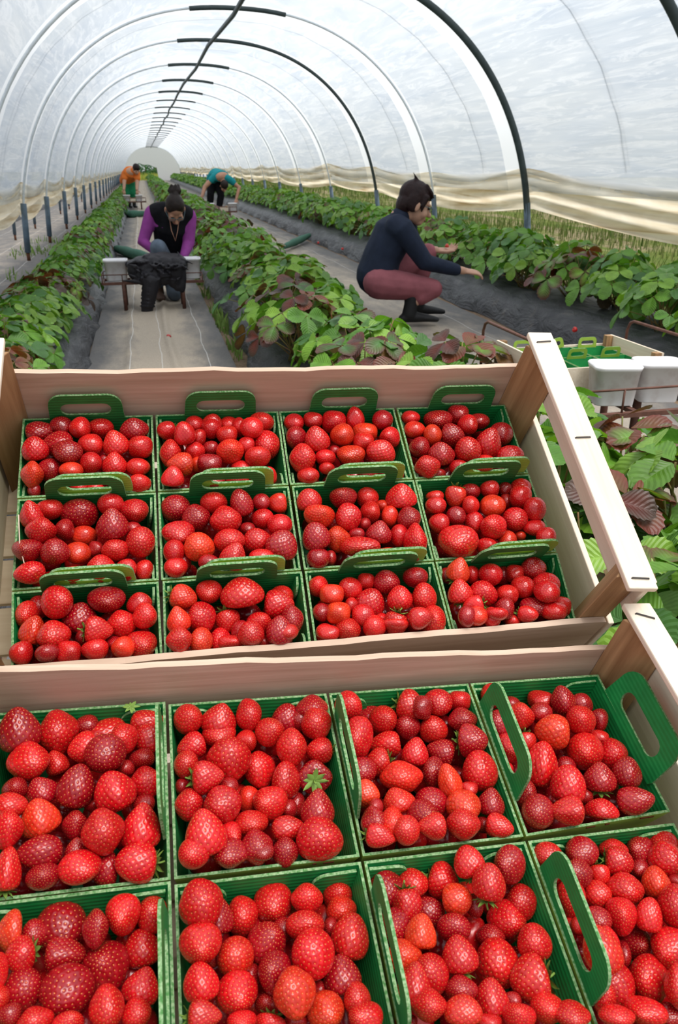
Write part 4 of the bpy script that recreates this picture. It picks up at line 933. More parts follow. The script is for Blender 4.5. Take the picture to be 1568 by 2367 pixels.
def plant_bed(name, xc, y0, yn, step, h, pred, jit, sc_=1.0, ymax=76):
    n = 0; y = y0
    while y < ymax:
        x = xc + RP.uniform(-jit, jit) + (0.10 if n % 2 else -0.10) * (jit > 0.05); s = RP.uniform(0.86, 1.14) * sc_; a = RP.uniform(0, 6.28)
        red = RP.random() < (pred(y) if callable(pred) else pred)
        if y < yn:
            n += 1; src = (near_r if red else near_g)[RP.randrange(3)] if y < 6.5 else (mid_r if red else mid_g)[RP.randrange(3)]
            root = empty('strawberry_plant', (x, y, h)); root.rotation_euler = (0, 0, a); root.scale = (s, s, s)
            tag(root, '%s strawberry plant in the %s bed, %s plant counting away from the crates' % ('red-tinged' if red else 'green leafy', name, ordw(n)), 'plant', 'strawberry plants in the %s bed' % name)
            link('foliage', src[0], root); link('stem', src[1], root)
        else: far_spots.append((x, y, h, a, s * 1.05, red))
        y += step * RP.uniform(0.85, 1.15)
plant_bed('left', -0.69, 0.9, 25, 0.27, 0.12, 0.55, 0.04, 0.86)
plant_bed('middle', 0.89, 2.35, 26, 0.27, 0.14, lambda y: 0.75 if y < 4.0 else 0.35 if y < 4.8 else 0.6 if y > 7.5 else 0.15, 0.12, 1.08)
plant_bed('right', 3.00, 1.6, 26, 0.30, 0.19, 0.07, 0.10, 1.16)
plant_bed('outer left', -3.1, 9.0, 14, 0.45, 0.14, 0.5, 0.06)
# the big plants beside the crates, in the near end of the middle bed
for k, (x, y, s, red, w) in enumerate([(1.00, 0.62, 0.9, 0, 'beyond the lower right picture corner'), (0.78, 0.92, 0.9, 0, 'nearest the lower right post of the near crate'), (1.02, 1.02, 1.0, 0, 'at the picture edge below the long rail'), (0.84, 1.26, 1.0, 1, 'behind the lower end of the far crate rail'), (1.10, 1.34, 1.05, 0, 'right picture edge beside the far crate'), (0.90, 1.60, 1.0, 0, 'between the far crate rail boards, upper half'), (1.16, 1.70, 1.0, 1, 'red-edged, below the white tubs'), (0.80, 1.90, 0.95, 0, 'seen through the gap in the far crate side'), (1.08, 2.02, 1.0, 0, 'just below the two white tubs'), (0.66, 1.45, 0.8, 0, 'deep in the gap of the far crate side')]):
    src = (near_r if red else near_g)[k % 3]; root = empty('strawberry_plant', (x, y, 0.14)); root.rotation_euler = (0, 0, 1.3 * k); root.scale = (s * 1.12,) * 3
    tag(root, 'large strawberry plant in the middle bed, ' + w, 'plant', 'strawberry plants in the middle bed'); link('foliage', src[0], root); link('stem', src[1], root)
# everything farther along the beds, past counting
fm = MB(); uvs = []
for (x, y, h, a, s, red) in far_spots:
    src = (far_r if red else far_g)[RP.randrange(2)]; V = np.vstack(src[2].v); C = np.vstack(src[2].c)
    ca, sa = math.cos(a), math.sin(a); W = np.stack([V[:, 0] * ca - V[:, 1] * sa, V[:, 0] * sa + V[:, 1] * ca, V[:, 2]], 1) * s + np.array([x, y, h])
    sel = 48 * 56 * 0 + len(W)
    fm.add(W, src[2].f, 0, C); uvs += src[3]
fme = fm.mesh('strawberry_foliage', [M['leaf']], True, True); at = fme.attributes.new('leafuv', 'FLOAT_VECTOR', 'POINT'); at.data.foreach_set('vector', np.array(uvs).ravel())
tag(link('strawberry_foliage', fme), 'distant strawberry foliage running on along the beds to the tunnel end', 'foliage', None, 'stuff')

# grass outside on the right
gm = MB(); V = []; Fc = []; C = []
GC = [(0.13, 0.22, 0.03), (0.17, 0.26, 0.05), (0.24, 0.27, 0.09), (0.10, 0.19, 0.03), (0.20, 0.29, 0.05), (0.27, 0.28, 0.10)]
def blade(x, y, z, h, w, c):
    a = R.uniform(0, 2 * PI); lx, ly = R.uniform(-.4, .4) * h, R.uniform(-.4, .4) * h; dx, dy = math.cos(a) * w, math.sin(a) * w; k = len(V)
    V.extend([(x - dx, y - dy, z), (x + dx, y + dy, z), (x - dx * .7 + lx * .35, y - dy * .7 + ly * .35, z + h * .6), (x + dx * .7 + lx * .35, y + dy * .7 + ly * .35, z + h * .6), (x + lx, y + ly, z + h)])
    Fc.extend([(k, k + 1, k + 3, k + 2), (k + 2, k + 3, k + 4)]); C.extend([c] * 5)
def gz(x, y): return 0.02 * math.sin(x * 1.3 + y * 0.4) + 0.02 * min(max(x - 6, 0), 12) if x > 3.72 else 0.0
for i in range(26000):
    y = 3.2 + 32 * R.random() ** 1.5; x = 3.45 + 7.5 * R.random() ** 1.3
    strip = math.sin(x * 2.3 + 0.15 * y + 0.6 * math.sin(y * 0.5))
    if strip > 0.55 and R.random() < 0.85: continue
    tall = 1.0 + 0.9 * (strip < -0.4)
    c = np.array(GC[R.randrange(6)]) * R.uniform(0.5, 0.85) * (1 + 0.1 * strip)
    blade(x, y, gz(x, y) - 0.01, R.uniform(0.05, 0.20) * tall, R.uniform(0.004, 0.009), c)
for i in range(7000):
    y = 35 + 45 * R.random(); x = 3.6 + 12 * R.random(); blade(x, y, gz(x, y) - 0.01, R.uniform(0.15, 0.4), R.uniform(0.012, 0.03), np.array(GC[R.randrange(6)]) * R.uniform(0.5, 0.85))
for i in range(2500):
    y = 79 + 22 * R.random(); x = -3 + 8 * R.random(); blade(x, y, 0.006 * (y - 79), R.uniform(0.2, 0.6), R.uniform(0.02, 0.04), np.array((0.42, 0.42, 0.08) if R.random() < .5 else (0.25, 0.33, 0.05)))
for i in range(330):   # weeds along soil edges and by the left posts
    if R.random() < 0.5: x, y = R.uniform(0.43, 0.50) , R.choice([4.75, 5.0, 5.6, 5.75, 6.0, 6.3, 7.2, 8.0]) + R.gauss(0, 0.09)
    else: x, y = R.uniform(-1.75, -1.25), R.choice([11.2, 11.9, 13.4, 8.9]) + R.gauss(0, 0.25)
    blade(x, y, 0.0, R.uniform(0.03, 0.11), R.uniform(0.004, 0.012), np.array((0.17, 0.27, 0.06)) * R.uniform(0.7, 1.4))
gm.add(V, Fc, 0, np.array(C)); tag(gm.build('grass', M['grass'], None, True, True), 'wild grass and weeds outside the right side and along the soil edges', 'grass', None, 'stuff')

# a few white daisies by the post, tall weeds, the bush beyond the end
fl = MB(); fl.tube([(0, 0, 0), (0.01, 0, 0.11), (0.0, 0.01, 0.20)], 0.003, 5); stem_me = fl.mesh('stem', [M['stem']])
M['petal'] = plain('white_petal', (0.85, 0.85, 0.82), 0.6, 0.2); M['pollen'] = plain('yellow_pollen', (0.7, 0.5, 0.05), 0.7, 0.2)
fh_ = MB()
for k in range(9):
    a = 2 * PI * k / 9; d = np.array([math.cos(a), math.sin(a), 0.15]); s_ = np.array([-math.sin(a), math.cos(a), 0]); c0 = np.array([0, .01, .20])
    fh_.add([c0 + d * .004 - s_ * .003, c0 + d * .004 + s_ * .003, c0 + d * .022 + s_ * .006, c0 + d * .026, c0 + d * .022 - s_ * .006], [(0, 1, 2, 3, 4)])
fh_.ell((0, .01, .201), (.007, .007, .004), None, 8, 5, 1); head_me = fh_.mesh('flower_head', [M['petal'], M['pollen']])
for (px, py) in [(1150, 556), (1162, 566), (1178, 560), (1190, 575), (1198, 566), (1204, 553), (1172, 578), (1145, 545), (1250, 556), (1272, 563), (1292, 566), (1214, 572), (1370, 610), (1432, 642)]:
    p = atZ(px, py, 0.22); p = EYE + (p - EYE) * (4.15 / p[0] if p[0] > 4.2 else 1.0); q = empty('daisy', (p[0], p[1], 0.0)); q.rotation_euler = (0, 0, R.uniform(0, 6)); q.scale = (1.4, 1.4, max(0.7, p[2] / 0.205))
    tag(q, 'small white daisy in the grass beyond the right bed', 'flower', 'white daisies in the grass'); link('stem', stem_me, q); link('flower_head', head_me, q)
def bush(loc, rx, rz, n, label, cols, seed):
    rr = random.Random(seed); V = []; F = []; C = []
    for i in range(n):
        u = np.array([rr.gauss(0, 1), rr.gauss(0, 1), abs(rr.gauss(0, 1))]); u /= np.linalg.norm(u); k_ = rr.uniform(0.7, 1.0)
        p = u * np.array([rx, rx, rz]) * k_ * (1 + 0.15 * math.sin(u[0] * 6 + u[2] * 5)); s_ = rx * rr.uniform(0.05, 0.09); a = np.array([rr.gauss(0, 1) for _ in range(3)]); a /= np.linalg.norm(a); b_ = np.cross(a, u); b_ /= np.linalg.norm(b_) + 1e-9
        k = len(V); V += [p - a * s_, p + b_ * s_ * .6, p + a * s_, p - b_ * s_ * .6]; F.append((k, k + 1, k + 2, k + 3)); C += [np.array(cols[rr.randrange(len(cols))]) * rr.uniform(.7, 1.3)] * 4
    root = empty('bush', loc); tag(root, label, 'bush'); m = MB(); m.add(V, F, 0, np.array(C)); m.build('foliage', M['grass'], root, True, True)
    MB().tube([(0, 0, -0.1), (0, 0, rz * 0.6)], rx * 0.06, 6).build('stem', M['stake'], root, True)
bush((0.50, 93, 0.05), 1.2, 2.3, 1600, 'dark green bush seen through the far tunnel opening', [(0.03, 0.13, 0.03), (0.04, 0.16, 0.03)], 3)
bush((-1.9, 88, 0.05), 1.1, 1.8, 1200, 'dark green bush behind the worker in orange', [(0.03, 0.10, 0.03), (0.05, 0.13, 0.03)], 4)
bush((3.2, 99, 0.1), 2.8, 1.3, 2200, 'olive hedge bush right of the far tunnel opening', [(0.10, 0.15, 0.05), (0.16, 0.20, 0.06)], 5)
# ================================================================== TROLLEYS AND TUBS
def rrect(hw, hd, r, n=5):
    P = []
    for cx, cy, a0 in ((hw - r, hd - r, 0), (-hw + r, hd - r, PI / 2), (-hw + r, -hd + r, PI), (hw - r, -hd + r, 1.5 * PI)):
        for k in range(n + 1):
            a = a0 + PI / 2 * k / n; P.append((cx + r * math.cos(a), cy + r * math.sin(a)))
    return P
def tub_mesh(w, d, h):
    b = MB(); L = []
    def loop(k, z, grow=0.0): return [(x, y, z) for x, y in rrect(w / 2 * k + grow, d / 2 * k + grow, min(w, d) * 0.22 * k)]
    L = [loop(0.84, 0.0), loop(0.86, 0.004), loop(0.985, h * 0.90), loop(0.985, h * 0.90, 0.0025), loop(0.985, h, 0.006), loop(0.985, h + 0.004, 0.003), loop(0.96, h + 0.002), loop(0.83, 0.006)]
    n = len(L[0]); V = [p for l in L for p in l]
    F = [(i * n + k, i * n + (k + 1) % n, (i + 1) * n + (k + 1) % n, (i + 1) * n + k) for i in range(len(L) - 1) for k in range(n)]
    F += [tuple(range(n - 1, -1, -1)), tuple((len(L) - 1) * n + k for k in range(n))]
    b.add(V, F)
    return b.mesh('plastic_tub', [M['tub']], False)
TUB = tub_mesh(0.185, 0.15, 0.158)
for p in TUB.polygons: p.use_smooth = abs(p.normal.z) < 0.5
def tub(loc, label, rz=0.0, s=1.0):
    o = link('plastic_tub', TUB); o.location = loc; o.rotation_euler = (0, 0, rz); o.scale = (s, s, s); return tag(o, label, 'tub', 'white picking tubs')

def trolley(name_label, xa, xb, ya, yb, zbar, zw, over, r=0.010):
    """legs at xa/xb and ya/yb, flat bars at zbar, wire guard at zw reaching `over` past the legs"""
    root = empty('picking_trolley', ((xa + xb) / 2, (ya + yb) / 2, 0)); tag(root, name_label, 'trolley', 'low picking trolleys'); s = root.location
    x0, x1 = xa - over, xb + over
    for x in (xa, xb):
        for y in (ya, yb):
            MB().tube([(x + (0.015 if x == xa else -0.01) * 0, y, 0.012), (x, y, zbar)], r * 1.5, 8).build('leg', M['rust'], root, True, sub=s)
    for y in (ya, yb): MB().box((x0, y - r * 1.2, zbar - r), (x1, y + r * 1.2, zbar + r)).build('bar', M['rust'], root, sub=s)
    for x in (x0, xa, xb, x1): MB().box((x - r, ya, zbar - r * 0.9), (x + r, yb, zbar + r * 0.9)).build('bar', M['rust'], root, sub=s)
    MB().tube([(x0, ya, zw), (x1, ya, zw), (x1, yb, zw), (x0, yb, zw), (x0, ya, zw)], r * 0.38, 6).build('guard_wire', M['rust'], root, True, sub=s)
    for x in (x0, xa - 0.005, xb + 0.005, x1):
        for y in (ya, yb): MB().tube([(x, y, zbar), (x, y, zw)], r * 0.38, 6).build('upright', M['rust'], root, True, sub=s)
    return root

def field_crate(x0, x1, y0, y1, z0, h, label):
    root = empty('wooden_crate', ((x0 + x1) / 2, (y0 + y1) / 2, z0)); tag(root, label, 'crate', 'wooden crates on picking trolleys'); s = root.location
    for y in (y0, y1 - 0.008): MB().box((x0, y, z0 + 0.008), (x1, y + 0.008, z0 + h * 0.75)).build('end_panel', M['wood_side'], root, sub=s)
    for x in (x0, x1 - 0.008): MB().box((x, y0 + 0.009, z0 + h * 0.45), (x + 0.008, y1 - 0.009, z0 + h)).build('side_rail', M['wood_side'], root, sub=s)
    for x in (x0, x1 - 0.008): MB().box((x, y0 + 0.009, z0 + 0.008), (x + 0.008, y1 - 0.009, z0 + h * 0.35)).build('side_board', M['wood_side'], root, sub=s)
    for x in (x0 + 0.009, x1 - 0.034):
        for y in (y0 + 0.009, y1 - 0.034): MB().box((x, y, z0 + 0.008), (x + 0.025, y + 0.025, z0 + h)).build('corner_post', M['wood_post'], root, sub=s)
    MB().box((x0, y0, z0), (x1, y1, z0 + 0.007)).build('base_slat', M['wood_slat'], root, sub=s)
    return root

# woman in purple: trolley in the middle aisle
pA, pB = atY(292, 716, 6.55), atY(427, 716, 6.55); zb = atY(360, 653, 6.55)[2]; zw = atY(360, 633, 6.55)[2]
T1 = trolley('low rusty picking trolley in front of the crouching woman in purple', pA[0], pB[0], 6.55, 6.80, zb, zw, 0.158)
for px, w in ((270, 'left'), (439.5, 'right')):
    c = atY(px, 640, 6.63); tub((c[0], 6.68, zb + 0.0125), 'white plastic tub on the %s end of the trolley before the woman in purple' % w, 0, 0.98)
field_crate(pA[0] + 0.055, pB[0] - 0.065, 6.575, 6.785, zb + 0.011, 0.10, 'small wooden crate under the black jacket on the middle trolley')
# worker in orange
Yo = 23.45; pA, pB = atY(292, 484, Yo), atY(328, 484, Yo); zb = atY(310, 467, Yo)[2]; zw = zb + 0.10
trolley('low picking trolley in front of the worker in the orange shirt', pA[0], pB[0], Yo, Yo + 0.3, zb, zw, 0.13, 0.013)
for px, w in ((292.5, 'left'), (321.5, 'right')):
    c = atY(px, 456, Yo); tub((c[0], Yo + 0.14, zb + 0.014), 'white plastic tub on the %s of the trolley before the orange-shirted worker' % w, 0, 1.0)
field_crate(atY(300.5, 456, Yo)[0], atY(313, 456, Yo)[0], Yo + 0.02, Yo + 0.28, zb + 0.014, 0.09, 'small pale crate between the tubs before the orange-shirted worker')
# worker in teal
Yt = 18.6; pA, pB = atY(483, 503, Yt), atY(533, 508, Yt); zb = atY(510, 490, Yt)[2]; zw = zb + 0.10
trolley('low picking trolley in front of the worker in the teal shirt', pA[0], pB[0], Yt, Yt + 0.3, zb, zw, 0.15, 0.013)
for px, w in ((487, 'left'), (539.5, 'right')):
    c = atY(px, 480, Yt); tub((c[0], Yt + 0.14, zb + 0.017), 'white plastic tub on the %s of the trolley before the teal-shirted worker' % w, 0, 1.0)
field_crate(atY(497, 480, Yt)[0], atY(528, 480, Yt)[0], Yt + 0.02, Yt + 0.28, zb + 0.014, 0.10, 'pale wooden crate between the tubs before the teal-shirted worker')

# trolley at the right edge, with crate, green baskets and two tubs
Prb = atD(1412, 772, 3.05); Plb = atY(1147, 770, Prb[1]); zt = Prb[2]
def atX(x, y, X):
    d = ray(x, y); return EYE + d * (X / d[0])
x0, x1, yB = Plb[0], Prb[0], Prb[1]; yF = yB - 0.36; zb = zt - 0.135
root = field_crate(x0, x1, yF, yB, zb, 0.135, 'wooden crate with empty green baskets on the trolley at the right edge')
FR['R'] = (np.eye(3), np.array([x0 + 0.038, yB - 0.014, zt - 0.040]))
nb = 3; bw = (x1 - x0 - 0.076) / nb
for r in range(2):
    for c in range(nb):
        bx0, bx1 = c * bw + 0.002, (c + 1) * bw - 0.002; by1, by0 = -r * 0.165 - 0.001, -(r + 1) * 0.165 + 0.003
        rt_, q = make_basket('R', [(bx0, by1), (bx1, by1), (bx1, by0), (bx0, by0)], 0.070, 'empty green basket in the right trolley crate, %s row, %s' % (['back', 'front'][r], ['left', 'middle', 'right'][c]), 'green baskets on the right trolley')
        hb = (q[0] + q[1]) / 2 + np.array([0, -0.0018, -0.006]); w = bx1 - bx0
        add_handle(rt_, hb, (1, 0, 0.0 + 0.25 * (c == 1) * (r == 0)), (0, -0.25 * r, 1), w * 0.6, 0.042, (w * 0.2, 0.012, 0.029), [M['card_out'] if (r + c) % 2 else M['card_handle'], M['card_out'], M['card_edge']])
tr = empty('picking_trolley', ((x0 + x1) / 2, yB - 0.2, 0)); tag(tr, 'rusty picking trolley at the right edge carrying a crate and two white tubs', 'trolley', 'low picking trolleys'); s = tr.location
zf = zb - 0.010
c1, c2 = atD(1419, 872, 2.62), atD(1508, 868, 2.68)
ty = min(c1[1], c2[1]); xE = c2[0] + 0.16; xS = x0 - 0.02; yN = ty - 0.115
zt1 = zf + 0.0105
for (x, y) in ((xS + 0.02, yF - 0.02), (xS + 0.02, yB + 0.02), (x1 + 0.03, yB + 0.02), (atX(1495, 940, c2[0] - 0.02)[0], yN + 0.17)):
    MB().tube([(x, y, 0.012), (x, y, zf)], 0.015, 8).build('leg', M['rust'], tr, True, sub=s)
for y in (yF - 0.02, yB + 0.02, yN): MB().box((xS, y - 0.010, zf - 0.008), (xE, y + 0.010, zf + 0.008)).build('bar', M['rust'], tr, sub=s)
for x in (xS + 0.01, (xS + xE) / 2, xE - 0.01): MB().box((x - 0.010, yN + 0.012, zf - 0.007), (x + 0.010, yB + 0.008, zf + 0.007)).build('bar', M['rust'], tr, sub=s)
for zz in (zf + 0.085, ): MB().tube([(xS, yN, zz), (xE, yN, zz), (xE, yB + 0.02, zz), (xS, yB + 0.02, zz), (xS, yN, zz)], 0.0042, 6).build('guard_wire', M['rust'], tr, True, sub=s)
for x in (xS, (xS + xE) / 2 - 0.06, xE):
    MB().tube([(x, yN, zf), (x, yN, zf + 0.085)], 0.0042, 6).build('upright', M['rust'], tr, True, sub=s)
# hooped carrying rods above the crate
for (pa, pb, X, w) in (((1127, 743), (1205, 785), None, 0), ((1464, 742), (1568, 778), None, 1)):
    A = atY(pa[0], pa[1], yB + 0.03); X = A[0]
    MB().tube([(X, yB + 0.06, zf), (X, yB + 0.06, A[2] - 0.04), (X, yB + 0.045, A[2] - 0.01), (X, yB + 0.02, A[2]), (X, yF + 0.0, A[2]), (X, yF - 0.03, A[2] - 0.01), (X, yF - 0.04, A[2] - 0.04), (X, yF - 0.04, zf)], 0.0058, 7).build('carrying_rod', M['rust'], tr, True, sub=s)
tub((c1[0], c1[1] , zt1), 'white plastic tub on the right trolley, nearer the crate corner', yaw, 0.82)
tub((c1[0] + 0.166, c1[1] + 0.002, zt1 + 0.0005), 'white plastic tub on the right trolley, cut by the picture edge', yaw, 0.82)
a = atZ(1430, 958, 0.03)
tag(MB().tube([(a[0] + .02, a[1] + .1, 0.19), (a[0] + .10, a[1] + .13, 0.185), (a[0] + .18, a[1] + .11, 0.19), (a[0] + .27, a[1] + .16, 0.20)], 0.003, 5).build('twine', M['rope'], None, True), 'blue twine lying by the right trolley leg', 'twine')

# sand bags across the aisles
def sandbag(pts, rad, label):
    P = np.array(pts, float); n = 26; t = np.linspace(0, 1, n); idx = np.linspace(0, len(P) - 1, n)
    Q = np.stack([np.interp(idx, range(len(P)), P[:, k]) for k in range(3)], 1)
    for _ in range(3): Q[1:-1] = (Q[:-2] + 2 * Q[1:-1] + Q[2:]) / 4
    rr = [(rad * (0.30 + 0.75 * math.sin(PI * min(max(x, 0.02), 0.98)) ** 0.35) * (1 + 0.06 * math.sin(x * 22)),) * 2 for x in t]
    tag(MB().tube(Q, rr, 14).build('sandbag', M['sandbag'], None, True), label, 'sandbag')
a, c = atZ(268, 575, 0.07), atZ(345, 600, 0.07); sandbag([(a[0], a[1], 0.075), ((a[0] + c[0]) / 2, (a[1] + c[1]) / 2, 0.075), (c[0] + 0.10, c[1] - 0.1, 0.075)], 0.062, 'green net sandbag lying across the aisle behind the jacket trolley')
a, m_, c = atZ(280, 485, 0.08), atZ(300, 496, 0.08), atZ(338, 494, 0.08); sandbag([(a[0], a[1], 0.085), (m_[0], m_[1], 0.085), (c[0], c[1], 0.085)], 0.075, 'long green sandbag curving across the aisle before the orange worker')
a, c = atZ(657, 574, 0.06), atZ(716, 550, 0.06); sandbag([(a[0], a[1], 0.08), ((a[0] + c[0]) / 2, (a[1] + c[1]) / 2, 0.085), (c[0], c[1], 0.10)], 0.048, 'dark green sandbag leaning on the right bed edge')
# stray fruit
for (px, py, z, lb) in ((390, 778, 0.024, 'lone red strawberry dropped on the middle aisle fabric'), (584, 746, 0.10, 'red strawberry on the middle bed mulch edge'), (792, 575, 0.16, 'red strawberry hanging low on the right bed, behind the navy sweater'), (736, 561, 0.16, 'small red strawberry on the right bed edge far behind the navy sweater'), (1330, 762, 0.17, 'red strawberry on the right bed, above the tilted crate corner'), (655, 826, 0.07, 'red strawberry half hidden under the middle bed plants')):
    p = atZ(px, py, z); o = link('strawberry', hi[3]); o.location = p; o.scale = (0.017,) * 3; o.rotation_euler = (R.uniform(0, 3), R.uniform(0, 3), 0); o.color = (*TONE['r'], 1); tag(o, lb, 'strawberry', 'stray strawberries')

# ================================================================== PEOPLE
M['skin'] = plain('skin', (0.56, 0.32, 0.22), 0.5, 0.35, 0.12, 12)
M['skin2'] = plain('skin_tanned', (0.50, 0.26, 0.17), 0.5, 0.35, 0.12, 12)
M['navy'] = plain('navy_knit', (0.018, 0.026, 0.050), 0.8, 0.2, 0.3, 18, 0, 0.25)
M['rose'] = plain('dusty_rose_cotton', (0.33, 0.105, 0.125), 0.8, 0.2, 0.25, 14, 0, 0.3)
M['purple'] = plain('purple_cotton', (0.30, 0.055, 0.29), 0.75, 0.2, 0.25, 14, 0, 0.3)
M['black'] = plain('black_fleece', (0.010, 0.010, 0.013), 0.85, 0.15, 0.3, 20, 0, 0.3)
M['blackshiny'] = plain('black_nylon', (0.018, 0.016, 0.021), 0.55, 0.35, 0.3, 10, 0, 0.3)
M['denim'] = plain('grey_blue_denim', (0.15, 0.19, 0.25), 0.8, 0.2, 0.3, 16, 0, 0.2)
M['hair_brown'] = plain('dark_brown_hair', (0.020, 0.011, 0.008), 0.55, 0.25, 0.5, 40, 0, 0.4)
M['hair_red'] = plain('auburn_hair', (0.022, 0.0075, 0.0075), 0.55, 0.25, 0.5, 40, 0, 0.4)
M['orange'] = plain('orange_cotton', (0.80, 0.20, 0.035), 0.75, 0.2, 0.15, 12, 0, 0.2)
M['green_cloth'] = plain('green_work_trousers', (0.015, 0.24, 0.10), 0.75, 0.2, 0.3, 12, 0, 0.2)
M['teal'] = plain('teal_cotton', (0.01, 0.27, 0.30), 0.75, 0.2, 0.2, 12, 0, 0.2)
M['boot'] = plain('dark_boot', (0.016, 0.016, 0.017), 0.6, 0.3, 0.3, 20)
M['brownshoe'] = plain('brown_shoe', (0.09, 0.05, 0.035), 0.7, 0.25, 0.3, 20)
M['lens'] = plain('glasses_frame', (0.10, 0.16, 0.18), 0.3, 0.5)
M['eye'] = plain('dark_eye', (0.02, 0.015, 0.012), 0.2, 0.5)
M['lip'] = plain('lip', (0.36, 0.13, 0.11), 0.5, 0.3)

def unit(v): v = np.asarray(v, float); return v / (np.linalg.norm(v) + 1e-12)
def cap(mb, pts, rad, seg=12, ref=None): mb.tube(pts, rad, seg, caps_round=True, ref=ref)
def frame3(f, u):
    f = unit(f); u = unit(np.asarray(u, float) - f * (np.asarray(u, float) @ f)); r = np.cross(f, u); return f, u, r
def hand(mb, wrist, d, palm_n, thumb_side, s=1.0, curl=0.5, spread=0.12):
    """palm, four unequal bent fingers and a thumb that leaves the side of the palm; d = wrist-to-knuckle, palm_n = out of the palm"""
    d = unit(d); n = unit(palm_n - d * (np.asarray(palm_n) @ d)); t = np.cross(n, d) * thumb_side; w = np.asarray(wrist, float)
    mb.tube([w - d * 0.01 * s, w + d * 0.03 * s, w + d * 0.065 * s, w + d * 0.092 * s], [(0.016 * s, 0.024 * s), (0.015 * s, 0.033 * s), (0.0145 * s, 0.040 * s), (0.011 * s, 0.038 * s)], 12, ref=n, caps_round=True)
    for off, L, sp in ((0.028, 0.072, 0.9), (0.010, 0.080, 0.3), (-0.009, 0.074, -0.3), (-0.027, 0.058, -1.0)):
        p = w + d * (0.088 - 0.06 * abs(off)) * s + t * off * s; dv = unit(d + t * sp * spread); P = [p]
        for k, f in enumerate((0.46, 0.30, 0.24)):
            a = curl * (0.55 + 0.35 * k); dv = unit(dv * math.cos(a) + n * math.sin(a)); P.append(P[-1] + dv * L * f * s)
        mb.tube(P, [0.0092 * s, 0.0086 * s, 0.0078 * s, 0.0066 * s], 8, caps_round=True)
    p = w + d * 0.028 * s + t * 0.026 * s; dv = unit(d * 0.55 + t * 0.75 + n * 0.35); P = [p, p + dv * 0.036 * s]; dv = unit(dv + d * 0.5 + n * 0.35 * curl); P += [P[-1] + dv * 0.030 * s, P[-1] + dv * 0.054 * s]
    mb.tube(P, [0.014 * s, 0.0115 * s, 0.0098 * s, 0.0078 * s], 8, caps_round=True)
def foot(mb, ankle, d, s=1.0, sole=-0.075):
    d = unit((d[0], d[1], 0)); a = np.asarray(ankle, float); up = np.array([0, 0, 1.0]); g = np.array([0, 0, sole])
    mb.tube([a + up * 0.05, a + up * 0.0, a + g * 0.45 - d * 0.01], [0.046 * s, 0.046 * s, 0.05 * s], 12, caps_round=True)
    mb.tube([a - d * 0.055 * s + g * 0.62, a + d * 0.04 * s + g * 0.58, a + d * 0.12 * s + g * 0.64, a + d * 0.185 * s + g * 0.72], [(0.028 * s, 0.036 * s), (0.036 * s, 0.043 * s), (0.026 * s, 0.047 * s), (0.018 * s, 0.034 * s)], 12, ref=(0, 0, 1), caps_round=True)
def head(mb, c, f, u, s=1.0):
    """c = centre of the skull; f = facing, u = crown; returns places for the features"""
    f, u, r = frame3(f, u); Mx = np.stack([r, f, u], 1); E = lambda x, y, z: np.asarray(c) + (r * x + f * y + u * z) * s
    mb.ell(E(0, -0.012, 0.030), np.array((0.073, 0.092, 0.082)) * s, Mx, 18, 12)          # skull
    mb.ell(E(0, 0.022, -0.035), np.array((0.060, 0.066, 0.076)) * s, Mx, 16, 10)          # face
    mb.ell(E(0, 0.048, -0.092), np.array((0.032, 0.030, 0.024)) * s, Mx, 12, 8)           # chin
    for q in (-1, 1):
        mb.ell(E(q * 0.040, 0.050, -0.045), np.array((0.024, 0.026, 0.026)) * s, Mx, 10, 7)  # cheek
        mb.ell(E(q * 0.077, -0.012, -0.018), np.array((0.011, 0.020, 0.032)) * s, Mx, 10, 7)  # ear
        mb.ell(E(q * 0.030, 0.070, 0.012), np.array((0.026, 0.014, 0.010)) * s, Mx, 10, 6)    # brow
    mb.tube([E(0, 0.078, 0.004), E(0, 0.094, -0.025), E(0, 0.104, -0.040)], [0.010 * s, 0.012 * s, 0.015 * s], 8, caps_round=True)  # nose
    mb.ell(E(0, 0.075, -0.068), np.array((0.024, 0.014, 0.008)) * s, Mx, 10, 6); mb.ell(E(0, 0.072, -0.080), np.array((0.021, 0.014, 0.008)) * s, Mx, 10, 6)  # lips
    return E, Mx
def face_parts(root, E, Mx, s, sub, glasses=True):
    for q in (-1, 1):
        m = MB(); m.ell(E(q * 0.031, 0.077, -0.006), np.array((0.013, 0.008, 0.0085)) * s, Mx, 10, 7); m.build('eye', M['eye'], root, True, sub=sub)
    m = MB(); m.ell(E(0, 0.0835, -0.074), np.array((0.022, 0.008, 0.0065)) * s, Mx, 12, 6); m.build('mouth', M['lip'], root, True, sub=sub)
    if glasses:
        m = MB()
        for q in (-1, 1):
            m.tube([E(q * 0.033 + 0.024 * math.cos(a), 0.093, -0.006 + 0.016 * math.sin(a)) for a in np.linspace(0, 2 * PI, 17)], 0.0022 * s, 5)
            m.tube([E(q * 0.057, 0.092, -0.002), E(q * 0.076, 0.03, -0.004), E(q * 0.078, -0.02, -0.004)], 0.0024 * s, 5)
        m.tube([E(-0.010, 0.094, -0.004), E(0.010, 0.094, -0.004)], 0.0022 * s, 5); m.build('glasses', M['lens'], root, True, sub=sub)
def wear(root, name, mb, mat, vox, sub, label=None, smooth=3):
    me = remeshed(mb, vox, smooth, name); me.materials.append(mat); me.transform(Matrix.Translation(-Vector(sub)))
    o = link(name, me, root)
    if label: o['label'] = label
    return o
def J(x, y, Y): return atY(x, y, Y)

